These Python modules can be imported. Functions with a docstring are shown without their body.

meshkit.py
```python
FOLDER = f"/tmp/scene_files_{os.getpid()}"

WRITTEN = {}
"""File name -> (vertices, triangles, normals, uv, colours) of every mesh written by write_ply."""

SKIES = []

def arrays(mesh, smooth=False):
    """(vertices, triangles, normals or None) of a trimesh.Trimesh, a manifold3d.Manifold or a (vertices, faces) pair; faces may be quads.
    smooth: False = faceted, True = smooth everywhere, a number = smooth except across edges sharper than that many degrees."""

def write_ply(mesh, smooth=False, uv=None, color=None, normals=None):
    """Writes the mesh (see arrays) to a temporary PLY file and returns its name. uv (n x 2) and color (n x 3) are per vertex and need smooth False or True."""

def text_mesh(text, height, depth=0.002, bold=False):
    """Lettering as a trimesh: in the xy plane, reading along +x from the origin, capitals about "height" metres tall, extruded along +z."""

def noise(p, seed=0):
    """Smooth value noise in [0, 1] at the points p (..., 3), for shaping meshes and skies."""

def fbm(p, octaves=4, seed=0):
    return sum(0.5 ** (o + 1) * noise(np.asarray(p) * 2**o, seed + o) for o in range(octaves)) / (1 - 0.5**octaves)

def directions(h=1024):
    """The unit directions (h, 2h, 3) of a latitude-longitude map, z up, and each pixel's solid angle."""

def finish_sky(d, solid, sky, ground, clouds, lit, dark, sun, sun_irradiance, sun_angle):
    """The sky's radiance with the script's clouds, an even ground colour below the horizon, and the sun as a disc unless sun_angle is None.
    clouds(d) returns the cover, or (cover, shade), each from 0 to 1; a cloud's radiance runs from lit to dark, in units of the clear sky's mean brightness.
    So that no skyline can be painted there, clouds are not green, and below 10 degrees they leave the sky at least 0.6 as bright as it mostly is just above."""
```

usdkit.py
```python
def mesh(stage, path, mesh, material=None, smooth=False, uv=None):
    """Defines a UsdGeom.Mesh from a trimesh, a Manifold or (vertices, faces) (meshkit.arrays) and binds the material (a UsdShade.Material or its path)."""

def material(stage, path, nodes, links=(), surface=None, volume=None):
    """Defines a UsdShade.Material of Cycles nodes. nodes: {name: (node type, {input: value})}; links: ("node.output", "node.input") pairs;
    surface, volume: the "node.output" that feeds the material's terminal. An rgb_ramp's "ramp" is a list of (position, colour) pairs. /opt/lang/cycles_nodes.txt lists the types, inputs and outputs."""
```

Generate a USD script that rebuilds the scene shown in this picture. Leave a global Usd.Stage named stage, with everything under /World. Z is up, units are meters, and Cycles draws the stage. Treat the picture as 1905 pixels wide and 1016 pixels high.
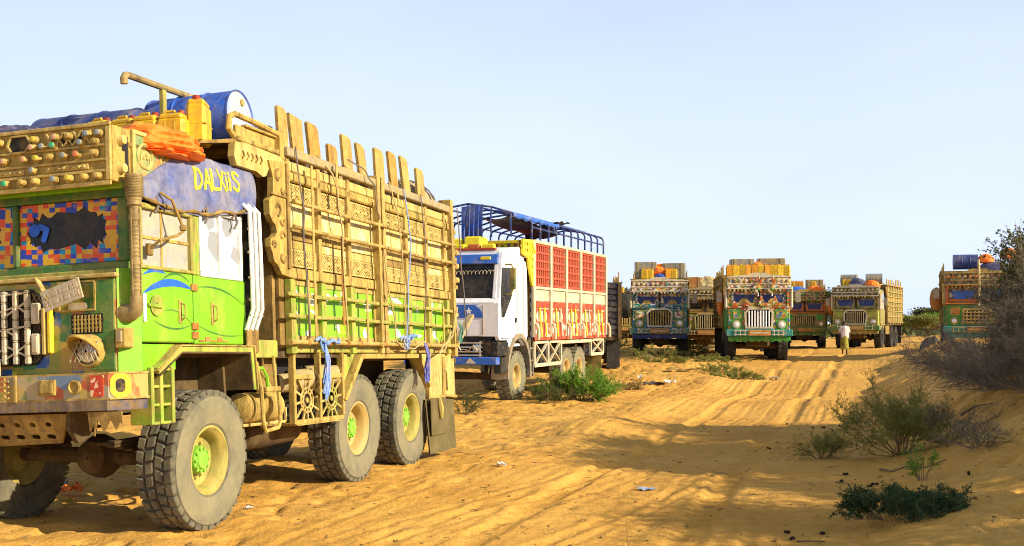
import math, random, numpy as np, trimesh, usdkit, meshkit
from scipy.spatial import ConvexHull
from shapely.geometry import Polygon, LineString, box as sbox
from shapely.ops import unary_union
from pxr import Usd, UsdGeom, UsdLux, UsdShade, Gf, Sdf

stage = Usd.Stage.CreateInMemory()
UsdGeom.SetStageUpAxis(stage, UsdGeom.Tokens.z)
UsdGeom.SetStageMetersPerUnit(stage, 1.0)
world = UsdGeom.Xform.Define(stage, '/World')
stage.SetDefaultPrim(world.GetPrim())
PI = math.pi

# ------------------------------------------------------------------ camera, sky, sun
CAM_H = 1.83
cam = UsdGeom.Camera.Define(stage, '/World/camera')
cam.AddTranslateOp().Set((0, 0, CAM_H)); cam.AddRotateXOp().Set(90)
cam.CreateHorizontalApertureAttr(36.0); cam.CreateVerticalApertureAttr(36.0 * 546 / 1024)
cam.CreateFocalLengthAttr(36.0 * 2100 / 1905)
cam.CreateVerticalApertureOffsetAttr(36.0 * 94 / 1905)
cam.CreateClippingRangeAttr(Gf.Vec2f(0.1, 20000))
cam.CreateExposureAttr(0.74)
SUN_EL = math.radians(25.0)
SUN_AZ = math.atan2(.905, -.425)                  # atan2(x, y) of the direction towards the sun
SUN = np.array([math.sin(SUN_AZ) * math.cos(SUN_EL), math.cos(SUN_AZ) * math.cos(SUN_EL), math.sin(SUN_EL)])
usdkit.material(stage, '/World/Looks/sky', {
    'sky': ('sky_texture', {'sky_type': 'single_scattering', 'sun_disc': False, 'sun_elevation': SUN_EL, 'sun_rotation': SUN_AZ, 'altitude': 100.0, 'air_density': 1.0, 'aerosol_density': 2.0, 'ozone_density': 1.0}),
    'co': ('texture_coordinate', {}),
    'map': ('mapping', {'scale': (1.0, 1.0, 3.0)}),
    'noi': ('noise_texture', {'scale': 1.6, 'detail': 6.0, 'roughness': 0.55}),
    'veil': ('map_range', {'from_min': 0.25, 'from_max': 0.75, 'to_min': 0.80, 'to_max': 1.12}),
    'sep': ('separate_xyz', {}),
    'thin': ('map_range', {'from_min': 0.0, 'from_max': 0.80, 'to_min': 0.92, 'to_max': 0.12, 'clamp': True}),
    'cov': ('math', {'math_type': 'multiply', 'use_clamp': True}),
    'mix': ('mix_color', {'b': (6.75, 7.75, 10.1), 'use_clamp': False}),
    'bg': ('background_shader', {'strength': 0.08})},
    [('co.generated', 'map.vector'), ('co.generated', 'sep.vector'), ('sep.z', 'thin.value'), ('map.vector', 'noi.vector'), ('noi.fac', 'veil.value'), ('veil.result', 'cov.value1'), ('thin.result', 'cov.value2'), ('cov.value', 'mix.fac'), ('sky.color', 'mix.a'), ('mix.result', 'bg.color')], surface='bg.background')
dome = UsdLux.DomeLight.Define(stage, '/World/sky')
UsdShade.MaterialBindingAPI.Apply(dome.GetPrim()).Bind(UsdShade.Material.Get(stage, '/World/Looks/sky'))
dome.GetPrim().SetCustomDataByKey('kind', 'structure')
sun = UsdLux.DistantLight.Define(stage, '/World/sun')
sun.CreateNormalizeAttr(True); sun.CreateIntensityAttr(1.25); sun.CreateAngleAttr(0.5); sun.CreateColorAttr(Gf.Vec3f(1.0, 0.87, 0.66))
sun.AddTransformOp().Set(Gf.Matrix4d().SetRotate(Gf.Rotation(Gf.Vec3d(0, 0, 1), Gf.Vec3d(*map(float, SUN)))))

# ------------------------------------------------------------------ helpers
rng = np.random.default_rng(7)
_used = {}
def numbered(parent, name):
    k = (str(parent), name); n = _used.get(k, 0); _used[k] = n + 1
    return f'{parent}/{name}' if n == 0 else f'{parent}/{name}_{n:03d}'

_s = [(a, b, c) for a in (-1, 1) for b in (-1, 1) for c in (-1, 1)]
def _cb(h, c):
    out = []
    for s in _s:
        for ax in range(3):
            out.append([s[k] * (h[k] if k == ax else h[k] - c) for k in range(3)])
    return np.array(out, float)
def _orient(v, f):
    n = np.cross(v[f[:, 1]] - v[f[:, 0]], v[f[:, 2]] - v[f[:, 0]]); c = v[f].mean(1)
    bad = (n * c).sum(1) < 0
    f = f.copy(); f[bad] = f[bad][:, ::-1]
    return f
_u = _cb((1, 1.1, 1.2), .3); _CF = _orient(_u, ConvexHull(_u).simplices)
_BV = np.array(_s, float); _BF = _orient(_BV, ConvexHull(_BV).simplices)

class MB:
    """collects shapes into one mesh"""
    def __init__(s): s.v = []; s.f = []; s.n = 0; s.sm = False
    def raw(s, v, f):
        v = np.asarray(v, float); f = np.asarray(f, int)
        if f.shape[1] == 4: f = np.vstack([f[:, [0, 1, 2]], f[:, [0, 2, 3]]])
        s.v.append(v); s.f.append(f + s.n); s.n += len(v); return s
    def box(s, x0, x1, y0, y1, z0, z1, c=0.0, A=None):
        h = np.array([x1 - x0, y1 - y0, z1 - z0]) / 2; m = np.array([x0 + x1, y0 + y1, z0 + z1]) / 2
        c = min(c, .45 * h.min())
        v = _cb(h, c) if c > 0 else _BV * h
        if A is not None: v = v @ np.asarray(A).T
        return s.raw(v + m, _CF if c > 0 else _BF)
    def bar(s, p, q, w, h, up=(0, 0, 1), c=0.0):
        p = np.asarray(p, float); q = np.asarray(q, float); d = q - p; L = np.linalg.norm(d); d = d / L
        up = np.asarray(up, float)
        if abs(d @ up) > .97: up = np.array([1., 0, 0])
        a = np.cross(d, up); a /= np.linalg.norm(a); b = np.cross(a, d)
        hh = np.array([L / 2, w / 2, h / 2]); c = min(c, .45 * hh.min())
        v = _cb(hh, c) if c > 0 else _BV * hh
        # columns d, -a, b form a right-handed frame
        return s.raw(v @ np.stack([d, -a, b]) + (p + q) / 2, _CF if c > 0 else _BF)
    def tube(s, pts, r, sides=8, cap=True):
        s.sm = True
        p = np.asarray(pts, float); n = len(p); r = np.broadcast_to(np.asarray(r, float), (n,))
        t = np.gradient(p, axis=0); t /= np.linalg.norm(t, axis=1, keepdims=True) + 1e-12
        ref = np.eye(3)[np.argmin(np.abs(t).max(0) + np.array([.02, .01, 0]))]
        a = np.cross(t, ref); a /= np.linalg.norm(a, axis=1, keepdims=True) + 1e-12; b = np.cross(t, a)
        ang = np.arange(sides) * 2 * PI / sides
        v = p[:, None] + r[:, None, None] * (np.cos(ang)[None, :, None] * a[:, None] + np.sin(ang)[None, :, None] * b[:, None])
        i, j = np.meshgrid(np.arange(n - 1), np.arange(sides), indexing='ij')
        q = np.stack([i * sides + j, (i + 1) * sides + j, (i + 1) * sides + (j + 1) % sides, i * sides + (j + 1) % sides], -1).reshape(-1, 4)
        q = q[:, ::-1]
        v = v.reshape(-1, 3); f = np.vstack([q[:, [0, 1, 2]], q[:, [0, 2, 3]]])
        if cap:
            m = len(v); v = np.vstack([v, p[0], p[-1]]); k = np.arange(sides)
            f = np.vstack([f, np.stack([np.full(sides, m), (k + 1) % sides, k], -1), np.stack([np.full(sides, m + 1), (n - 1) * sides + k, (n - 1) * sides + (k + 1) % sides], -1)])
        return s.raw(v, f)
    def cyl(s, p, q, r, sides=12, r2=None):
        return s.tube([p, q], [r, r if r2 is None else r2], sides)
    def lathe(s, prof, o=(0, 0, 0), ax=(1, 0, 0), sides=24):
        """prof: (radius, height along ax) pairs"""
        s.sm = True
        ax = np.asarray(ax, float); ax /= np.linalg.norm(ax)
        ref = np.array([0, 0, 1.]) if abs(ax[2]) < .8 else np.array([1., 0, 0])
        a = np.cross(ax, ref); a /= np.linalg.norm(a); b = np.cross(ax, a)
        pr = np.asarray(prof, float); n = len(pr); ang = np.arange(sides) * 2 * PI / sides
        ring = np.cos(ang)[:, None] * a + np.sin(ang)[:, None] * b
        v = np.asarray(o) + pr[:, 1][:, None, None] * ax + pr[:, 0][:, None, None] * ring[None]
        i, j = np.meshgrid(np.arange(n - 1), np.arange(sides), indexing='ij')
        q = np.stack([i * sides + j, i * sides + (j + 1) % sides, (i + 1) * sides + (j + 1) % sides, (i + 1) * sides + j], -1).reshape(-1, 4)
        return s.raw(v.reshape(-1, 3), q)
    def poly(s, P, d0, d1, plane='yz'):
        """extrude a shapely polygon drawn in the named plane from d0 to d1 along the third axis"""
        if not hasattr(P, 'geom_type'): P = Polygon(P)
        for g in getattr(P, 'geoms', [P]):
            if g.is_empty or g.area < 1e-8: continue
            m = trimesh.creation.extrude_polygon(g, d1 - d0, engine='earcut'); v = np.array(m.vertices); f = np.array(m.faces)
            a, b, h = v[:, 0], v[:, 1], v[:, 2] + d0
            if plane == 'yz': v = np.stack([h, a, b], 1)
            elif plane == 'xz': v = np.stack([a, h, b], 1); f = f[:, ::-1]
            else: v = np.stack([a, b, h], 1)
            s.raw(v, f)
        return s
    def grid(s, P):
        """P: (nu, nv, 3) points"""
        s.sm = True
        nu, nv = P.shape[:2]; i, j = np.meshgrid(np.arange(nu - 1), np.arange(nv - 1), indexing='ij')
        q = np.stack([i * nv + j, (i + 1) * nv + j, (i + 1) * nv + j + 1, i * nv + j + 1], -1).reshape(-1, 4)
        return s.raw(P.reshape(-1, 3), q)
    def arrays(s): return np.vstack(s.v), np.vstack(s.f)
    def xf(s, M, t=(0, 0, 0)):
        s.v = [v @ np.asarray(M).T + np.asarray(t) for v in s.v]; return s

M = {}
def put(name, shape, m, parent='/World', label=None, tf=None, smooth=None):
    """one Mesh prim; parent is a path"""
    if isinstance(shape, MB): v, f = shape.arrays(); sm = 35 if shape.sm else False
    else: v, f = shape; sm = False
    if tf is not None: v = tf(v)
    if smooth is not None: sm = smooth
    path = numbered(parent, name)
    p = usdkit.mesh(stage, path, (v, f), M[m] if isinstance(m, str) else m, smooth=sm).GetPrim()
    if label: p.SetCustomDataByKey('label', label)
    return path
def put_each(name, shape, m, parent='/World', tf=None):
    for v, f in zip(shape.v, shape.f):
        q = MB(); q.raw(v, f - f.min()); q.sm = shape.sm; put(name, q, m, parent, None, tf)
def tag(path, label=None, cat=None, group=None, kind=None):
    p = stage.GetPrimAtPath(path)
    for k, x in (('label', label), ('category', cat), ('group', group), ('kind', kind)):
        if x: p.SetCustomDataByKey(k, x)
    return path
def thing(name, label, cat, loc=(0, 0, 0), rz=0.0, group=None, mat=None, parent='/World'):
    path = numbered(parent, name); x = UsdGeom.Xform.Define(stage, path)
    if mat is not None:
        g = Gf.Matrix4d(1.0)
        for i in range(3):
            for j in range(3): g[j, i] = float(mat[0][i][j])
        g.SetTranslateOnly(Gf.Vec3d(*map(float, mat[1]))); x.AddTransformOp().Set(g)
    else:
        x.AddTranslateOp().Set(Gf.Vec3d(*map(float, loc))); x.AddRotateZOp().Set(math.degrees(rz))
    return tag(path, label, cat, group)
def copy(src, name, label=None, cat=None, group=None, parent='/World', **k):
    path = thing(name, label, cat, group=group, parent=parent, **k)
    p = stage.GetPrimAtPath(path); p.GetReferences().AddInternalReference(src); p.SetInstanceable(True)
    return path
def xf_part(parent, name, loc=(0, 0, 0), src=None, flip=False):
    path = numbered(parent, name); x = UsdGeom.Xform.Define(stage, path); x.AddTranslateOp().Set(Gf.Vec3d(*map(float, loc)))
    x.AddRotateZOp().Set(180.0 if flip else 0.0)
    if src: x.GetPrim().GetReferences().AddInternalReference(src); x.GetPrim().SetInstanceable(True)
    return path

def rotz(a): c, s = math.cos(a), math.sin(a); return np.array([[c, -s, 0], [s, c, 0], [0, 0, 1.]])
def rotx(a): c, s = math.cos(a), math.sin(a); return np.array([[1., 0, 0], [0, c, -s], [0, s, c]])
def roty(a): c, s = math.cos(a), math.sin(a); return np.array([[c, 0, s], [0, 1., 0], [-s, 0, c]])

# ------------------------------------------------------------------ materials
DUST = (.52, .35, .10)
def paint(name, c1, c2=None, dust=DUST, amount=.35, scale=4.0, rough=.6, metal=0.0, bump=.25, bscale=40.0, fine=14.0, spec=.3, grime=.0):
    """paint with a second worn tone, patches of dust and grain"""
    c2 = c2 or tuple(x * .75 for x in c1)
    lo = .72 - .5 * amount
    M[name] = usdkit.material(stage, f'/World/Looks/{name}', {
        'g': ('geometry', {}),
        'n1': ('noise_texture', {'scale': fine, 'detail': 5.0, 'roughness': .65}),
        'r1': ('map_range', {'from_min': .38, 'from_max': .62, 'clamp': True}),
        'm1': ('mix_color', {'a': c1, 'b': c2}),
        'n2': ('noise_texture', {'scale': scale, 'detail': 7.0, 'roughness': .68, 'distortion': .4}),
        'r2': ('map_range', {'from_min': lo - .14, 'from_max': lo + .2, 'to_max': min(1.0, .55 + .45 * amount), 'clamp': True}),
        'm2': ('mix_color', {'b': dust}),
        'n3': ('noise_texture', {'scale': bscale, 'detail': 4.0, 'roughness': .6}),
        'mp': ('mapping', {'scale': (9.0, 9.0, 1.6)}), 'n4': ('noise_texture', {'scale': 1.0, 'detail': 8.0, 'roughness': .72}), 'r4': ('map_range', {'from_min': .47, 'from_max': .66, 'to_max': grime, 'clamp': True}), 'm4': ('mix_color', {'b': (.075, .048, .016)}),
        'b': ('bump', {'strength': bump, 'distance': .01}),
        'rr': ('map_range', {'to_min': rough, 'to_max': .92}),
        'p': ('principled_bsdf', {'metallic': metal, 'specular_ior_level': spec})},
        [('g.position', 'n1.vector'), ('g.position', 'n2.vector'), ('g.position', 'n3.vector'), ('n1.fac', 'r1.value'), ('r1.result', 'm1.fac'), ('n2.fac', 'r2.value'), ('r2.result', 'm2.fac'),
         ('m1.result', 'm2.a'), ('m2.result', 'm4.a'), ('g.position', 'mp.vector'), ('mp.vector', 'n4.vector'), ('n4.fac', 'r4.value'), ('r4.result', 'm4.fac'), ('m4.result', 'p.base_color'), ('n3.fac', 'b.height'), ('b.normal', 'p.normal'), ('r2.result', 'rr.value'), ('rr.result', 'p.roughness')], surface='p.BSDF')
paint('lime', (.19, .47, .012), (.165, .40, .012), amount=.14, rough=.42, bump=.12, scale=2.2, grime=.28)
paint('lime_worn', (.16, .37, .015), (.27, .30, .05), amount=.45, scale=6.0, grime=.55)
paint('green_dark', (.03, .13, .02), (.05, .16, .03), amount=.2)
paint('green_front', (.04, .16, .045), (.10, .20, .03), amount=.25, scale=5.0)
paint('olive', (.13, .16, .035), (.09, .10, .03), amount=.45, grime=.4)
paint('ochre', (.44, .315, .075), (.32, .21, .045), dust=(.52, .37, .10), amount=.38, rough=.8, bump=.45, fine=22, grime=.72)
paint('ochre_pale', (.55, .43, .145), (.43, .31, .085), amount=.35, rough=.8, bump=.35, grime=.55)
paint('ochre_dark', (.25, .155, .038), (.17, .105, .028), amount=.3, rough=.85, bump=.45, grime=.7)
paint('rail', (.47, .345, .095), (.29, .19, .05), amount=.3, rough=.75, grime=.6, fine=9)
paint('rail_green', (.25, .31, .045), (.36, .28, .07), amount=.32, grime=.55, fine=9)
paint('rust', (.40, .16, .03), (.26, .10, .025), amount=.3, rough=.85)
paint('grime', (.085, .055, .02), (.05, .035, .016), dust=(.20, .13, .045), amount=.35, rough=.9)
paint('underbody', (.07, .045, .018), (.035, .025, .013), dust=(.17, .11, .04), amount=.4, rough=.95)
paint('tyre', (.062, .060, .046), (.10, .094, .066), dust=(.22, .19, .105), amount=.42, rough=.85, scale=5, bump=.15)
paint('tyre_side', (.12, .115, .08), (.16, .15, .098), dust=(.25, .215, .115), amount=.5, rough=.85, scale=3, bump=.12)
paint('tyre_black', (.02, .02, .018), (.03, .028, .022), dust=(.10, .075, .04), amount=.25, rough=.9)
paint('rim', (.31, .28, .075), (.27, .28, .05), amount=.45, grime=.5)
paint('rim_pink', (.44, .29, .13), (.40, .30, .09), amount=.4)
paint('hub_green', (.16, .42, .03), (.22, .40, .05), amount=.2)
paint('bumper_low', (.035, .045, .12), (.16, .10, .04), dust=(.36, .25, .10), amount=.5, rough=.6, scale=3, grime=.6)
paint('flap', (.085, .07, .025), (.11, .085, .03), dust=(.2, .15, .06), amount=.35, rough=.9)
paint('blue_tarp', (.055, .085, .25), (.10, .13, .31), dust=(.34, .30, .24), amount=.42, rough=.55, scale=3.4, bump=.35, bscale=14, grime=.35)
paint('blue_bright', (.02, .12, .60), (.015, .09, .48), amount=.08, rough=.5)
paint('orange_tarp', (.90, .21, .018), (.84, .16, .012), dust=(.75, .33, .07), amount=.12, rough=.65, bump=.25, bscale=20)
paint('dark_tarp', (.03, .035, .09), (.07, .07, .13), dust=(.25, .22, .22), amount=.25, rough=.45, scale=5)
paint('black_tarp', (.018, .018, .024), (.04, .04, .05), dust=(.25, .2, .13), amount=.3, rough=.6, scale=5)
paint('sack', (.42, .34, .17), (.32, .25, .12), amount=.3, rough=.9)
paint('yellow_can', (.66, .42, .012), (.55, .32, .012), dust=(.45, .26, .05), amount=.22, rough=.45, scale=7, bump=.08, grime=.4)
paint('orange_can', (.66, .29, .012), (.55, .22, .012), dust=(.45, .26, .05), amount=.22, rough=.45, scale=7, bump=.08, grime=.4)
paint('can_cap', (.30, .03, .012), (.16, .03, .015), amount=.2)
paint('drum_blue', (.025, .11, .50), (.025, .06, .28), dust=(.30, .29, .32), amount=.3, rough=.42, scale=3.5, bump=.1, grime=.5)
paint('drum_navy', (.02, .035, .13), (.035, .05, .18), dust=(.26, .23, .2), amount=.28, rough=.42, scale=3.5, bump=.1)
paint('drum_lid', (.20, .36, .62), (.08, .20, .56), dust=(.50, .46, .36), amount=.55, rough=.4, scale=2.8)
paint('drum_grey', (.15, .16, .15), (.20, .20, .17), amount=.3, rough=.5)
paint('plank_wood', (.47, .30, .075), (.33, .19, .045), dust=(.54, .38, .12), amount=.4, rough=.85, bump=.3, grime=.6)
paint('plank_wood_orange', (.46, .25, .045), (.35, .175, .035), dust=(.54, .38, .12), amount=.25, rough=.85, bump=.3, grime=.6)
paint('plank_grey', (.32, .27, .16), (.24, .19, .10), amount=.3, rough=.9)
paint('white_metal', (.72, .72, .70), (.60, .60, .56), dust=(.5, .42, .25), amount=.15, rough=.3, bump=.05)
paint('white_paint', (.78, .78, .77), (.72, .72, .70), dust=(.6, .46, .25), amount=.12, rough=.35, bump=.03, grime=.12)
paint('cream', (.58, .52, .38), (.48, .41, .26), amount=.28, rough=.6, grime=.4)
paint('chrome', (.72, .71, .68), (.55, .53, .48), amount=.12, rough=.25, metal=.85, bump=.05)
paint('steel', (.35, .33, .28), (.25, .22, .16), amount=.35, rough=.45, metal=.5, grime=.3)
paint('pipe_metal', (.30, .22, .09), (.18, .13, .055), dust=(.42, .30, .11), amount=.4, rough=.6, metal=.2, bump=.4, grime=.6)
paint('yellow_paint', (.78, .66, .02), (.70, .52, .03), amount=.1)
paint('red_paint', (.42, .055, .022), (.34, .045, .018), dust=(.5, .32, .15), amount=.16, grime=.3)
paint('red_grille', (.45, .075, .032), (.36, .055, .025), amount=.1, grime=.25)
paint('orange_paint', (.52, .13, .02), (.42, .11, .02), amount=.25, grime=.4)
paint('blue_paint', (.03, .13, .50), (.03, .10, .38), amount=.12)
paint('blue_dark', (.015, .03, .13), (.02, .04, .16), amount=.12, rough=.4)
paint('blue_frame', (.014, .03, .12), (.02, .045, .17), amount=.12, rough=.45)
paint('teal', (.03, .22, .20), (.03, .16, .13), amount=.15)
paint('green_bright', (.04, .30, .03), (.035, .20, .03), amount=.2, grime=.4)
paint('green_mid', (.04, .16, .035), (.06, .14, .035), amount=.3, grime=.5)
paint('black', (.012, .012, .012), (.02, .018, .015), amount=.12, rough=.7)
paint('dark_glass', (.012, .011, .010), (.02, .017, .012), dust=(.12, .09, .05), amount=.25, rough=.18, bump=.01, spec=.22)
paint('dusty_glass', (.25, .26, .24), (.33, .33, .30), dust=(.44, .37, .22), amount=.5, rough=.25, bump=.02, spec=.5, scale=4)
paint('bush_wood', (.16, .11, .055), (.22, .17, .10), amount=.2, rough=.9)
paint('twig_grey', (.15, .11, .072), (.25, .20, .135), dust=(.2, .15, .09), amount=.2, rough=.9)
paint('bark', (.10, .07, .04), (.15, .11, .07), amount=.2, rough=.95)
paint('rope_blue', (.10, .22, .55), (.25, .35, .60), amount=.2, rough=.9)
paint('rope_navy', (.07, .08, .32), (.12, .14, .40), amount=.2, rough=.9)
paint('rope_tan', (.45, .36, .16), (.35, .27, .12), amount=.3, rough=.9)
paint('rope_dark', (.10, .09, .10), (.16, .13, .12), amount=.2, rough=.9)
paint('skin', (.07, .038, .022), (.06, .032, .018), amount=.02, rough=.6, bump=.05)
paint('hair', (.012, .010, .009), amount=.02, rough=.8)
paint('shirt', (.62, .54, .52), (.55, .47, .45), amount=.05, rough=.9)
paint('sarong', (.30, .27, .03), (.20, .19, .03), amount=.2, rough=.9)
paint('dung', (.025, .018, .012), amount=.1, rough=.95)

def leafmat(name, c1, c2, tr=.35):
    M[name] = usdkit.material(stage, f'/World/Looks/{name}', {
        'g': ('geometry', {}), 'r': ('rgb_ramp', {'ramp': [(0, c1), (.55, tuple((a + b) / 2 for a, b in zip(c1, c2))), (1, c2)]}),
        'd': ('principled_bsdf', {'roughness': .6, 'specular_ior_level': .25}), 't': ('translucent_bsdf', {}), 'm': ('mix_closure', {'fac': tr})},
        [('g.random_per_island', 'r.fac'), ('r.color', 'd.base_color'), ('r.color', 't.color'), ('d.BSDF', 'm.closure1'), ('t.BSDF', 'm.closure2')], surface='m.closure')
leafmat('leaf_green', (.05, .13, .012), (.16, .26, .03))
leafmat('leaf_fresh', (.13, .27, .018), (.30, .42, .05), .42)
leafmat('leaf_dark', (.05, .095, .03), (.14, .18, .06), .4)
leafmat('leaf_olive', (.085, .10, .024), (.20, .20, .06), .4)
leafmat('leaf_yellow', (.22, .23, .045), (.44, .42, .11), .45)
leafmat('leaf_dry', (.10, .085, .035), (.20, .155, .06))
leafmat('straw', (.40, .28, .09), (.55, .42, .17), .3)

def patch_mat(name, cols, scale, sx=(1, 1, 1), dust=.2, metric='chebychev', jitter=.35, rough=.35):
    """flat print of little coloured pieces (stickers, painted dabs)"""
    k = len(cols); ramp = [(i / k, c) for i, c in enumerate(cols)]
    M[name] = usdkit.material(stage, f'/World/Looks/{name}', {
        'g': ('texture_coordinate', {}), 'mp': ('mapping', {'scale': sx}),
        'w': ('noise_texture', {'scale': 16.0, 'detail': 1.0}), 'wm': ('mix_vector', {'fac': .035}),
        'v': ('voronoi_texture', {'scale': scale, 'metric': metric, 'randomness': jitter}),
        's': ('separate_color', {}), 'r': ('rgb_ramp', {'ramp': ramp, 'interpolate': False}),
        'n': ('noise_texture', {'scale': 5.0, 'detail': 6.0, 'roughness': .7}), 'dr': ('map_range', {'from_min': .6 - .3 * dust, 'from_max': .8 - .3 * dust, 'to_max': .8, 'clamp': True}),
        'm': ('mix_color', {'b': DUST}), 'p': ('principled_bsdf', {'roughness': rough, 'specular_ior_level': .3})},
        [('g.object', 'mp.vector'), ('mp.vector', 'wm.a'), ('mp.vector', 'w.vector'), ('w.color', 'wm.b'), ('wm.result', 'v.vector'), ('v.color', 's.color'), ('s.r', 'r.fac'), ('g.object', 'n.vector'), ('n.fac', 'dr.value'), ('dr.result', 'm.fac'), ('r.color', 'm.a'), ('m.result', 'p.base_color')], surface='p.BSDF')
RYB = [(.62, .07, .012), (.60, .36, .015), (.62, .07, .012), (.02, .05, .40), (.60, .36, .015), (.015, .22, .42), (.60, .10, .012), (.03, .06, .42), (.55, .30, .02)]
patch_mat('jigsaw', RYB, 1.0, (19, 19, 27), .12, jitter=.3)
patch_mat('hood_paint', [(.20, .22, .03), (.30, .28, .04), (.05, .19, .05), (.40, .26, .04), (.38, .10, .02), (.07, .2, .06), (.03, .10, .30), (.25, .25, .04)], 1.0, (9, 9, 9), .35)
patch_mat('bumper_paint', [(.25, .24, .06), (.30, .28, .05), (.14, .20, .28), (.42, .30, .09), (.33, .29, .18), (.40, .10, .04), (.20, .24, .08)], 1.0, (6, 6, 7), .35, metric='euclidean', jitter=1.0)
patch_mat('bumper_red', [(.50, .05, .02), (.56, .07, .02), (.50, .05, .02), (.7, .5, .3)], 1.0, (26, 26, 26), .2, metric='euclidean', jitter=1.0)
patch_mat('carved_green', [(.12, .24, .08), (.32, .24, .07), (.36, .20, .06), (.20, .26, .10)], 1.0, (14, 14, 9), .5, metric='euclidean', jitter=1.0)
patch_mat('floral', [(.56, .42, .14), (.60, .50, .22), (.52, .34, .09), (.58, .52, .30), (.44, .40, .22), (.60, .44, .13)], 1.0, (22, 22, 9), .35, metric='euclidean', jitter=1.0, rough=.7)
patch_mat('green_dabs', [(.19, .50, .012), (.20, .52, .012), (.22, .46, .02), (.18, .48, .012), (.20, .5, .012), (.66, .72, .62), (.21, .52, .012), (.30, .45, .03)], 1.0, (7, 7, 10), .22, metric='euclidean', jitter=.7)
patch_mat('red_panel', [(.56, .10, .05), (.62, .50, .42), (.52, .09, .04), (.64, .60, .52), (.56, .12, .05)], 1.0, (6, 6, 9), .1, metric='euclidean', jitter=.6)
patch_mat('mosaic', [(.05, .22, .05), (.50, .30, .03), (.40, .07, .02), (.04, .10, .30), (.60, .55, .45), (.06, .26, .10), (.45, .14, .02)], 1.0, (11, 11, 13), .2, jitter=.9)
patch_mat('mosaic_red', [(.45, .12, .02), (.50, .07, .02), (.45, .30, .05), (.55, .45, .35), (.06, .22, .05), (.40, .10, .02)], 1.0, (9, 9, 12), .2, jitter=.9)
patch_mat('mosaic_blue', [(.03, .16, .17), (.04, .22, .16), (.03, .10, .28), (.50, .48, .40), (.25, .20, .06), (.04, .18, .12)], 1.0, (11, 11, 13), .2, jitter=.9)
patch_mat('mosaic_white', [(.62, .58, .48), (.10, .12, .06), (.55, .40, .08), (.60, .56, .5), (.06, .10, .12), (.42, .10, .03)], 1.0, (13, 13, 16), .15, jitter=.9)
patch_mat('mosaic_dark', [(.07, .055, .02), (.10, .08, .03), (.22, .17, .08), (.06, .05, .02), (.08, .07, .025), (.35, .30, .2)], 1.0, (13, 13, 13), .2, metric='euclidean', jitter=1.0)
patch_mat('silver_film', [(.70, .70, .71), (.78, .78, .79), (.26, .27, .28), (.74, .74, .75), (.42, .43, .44)], 1.0, (7, 7, 5), .06, metric='euclidean', jitter=1.0, rough=.3)

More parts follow.
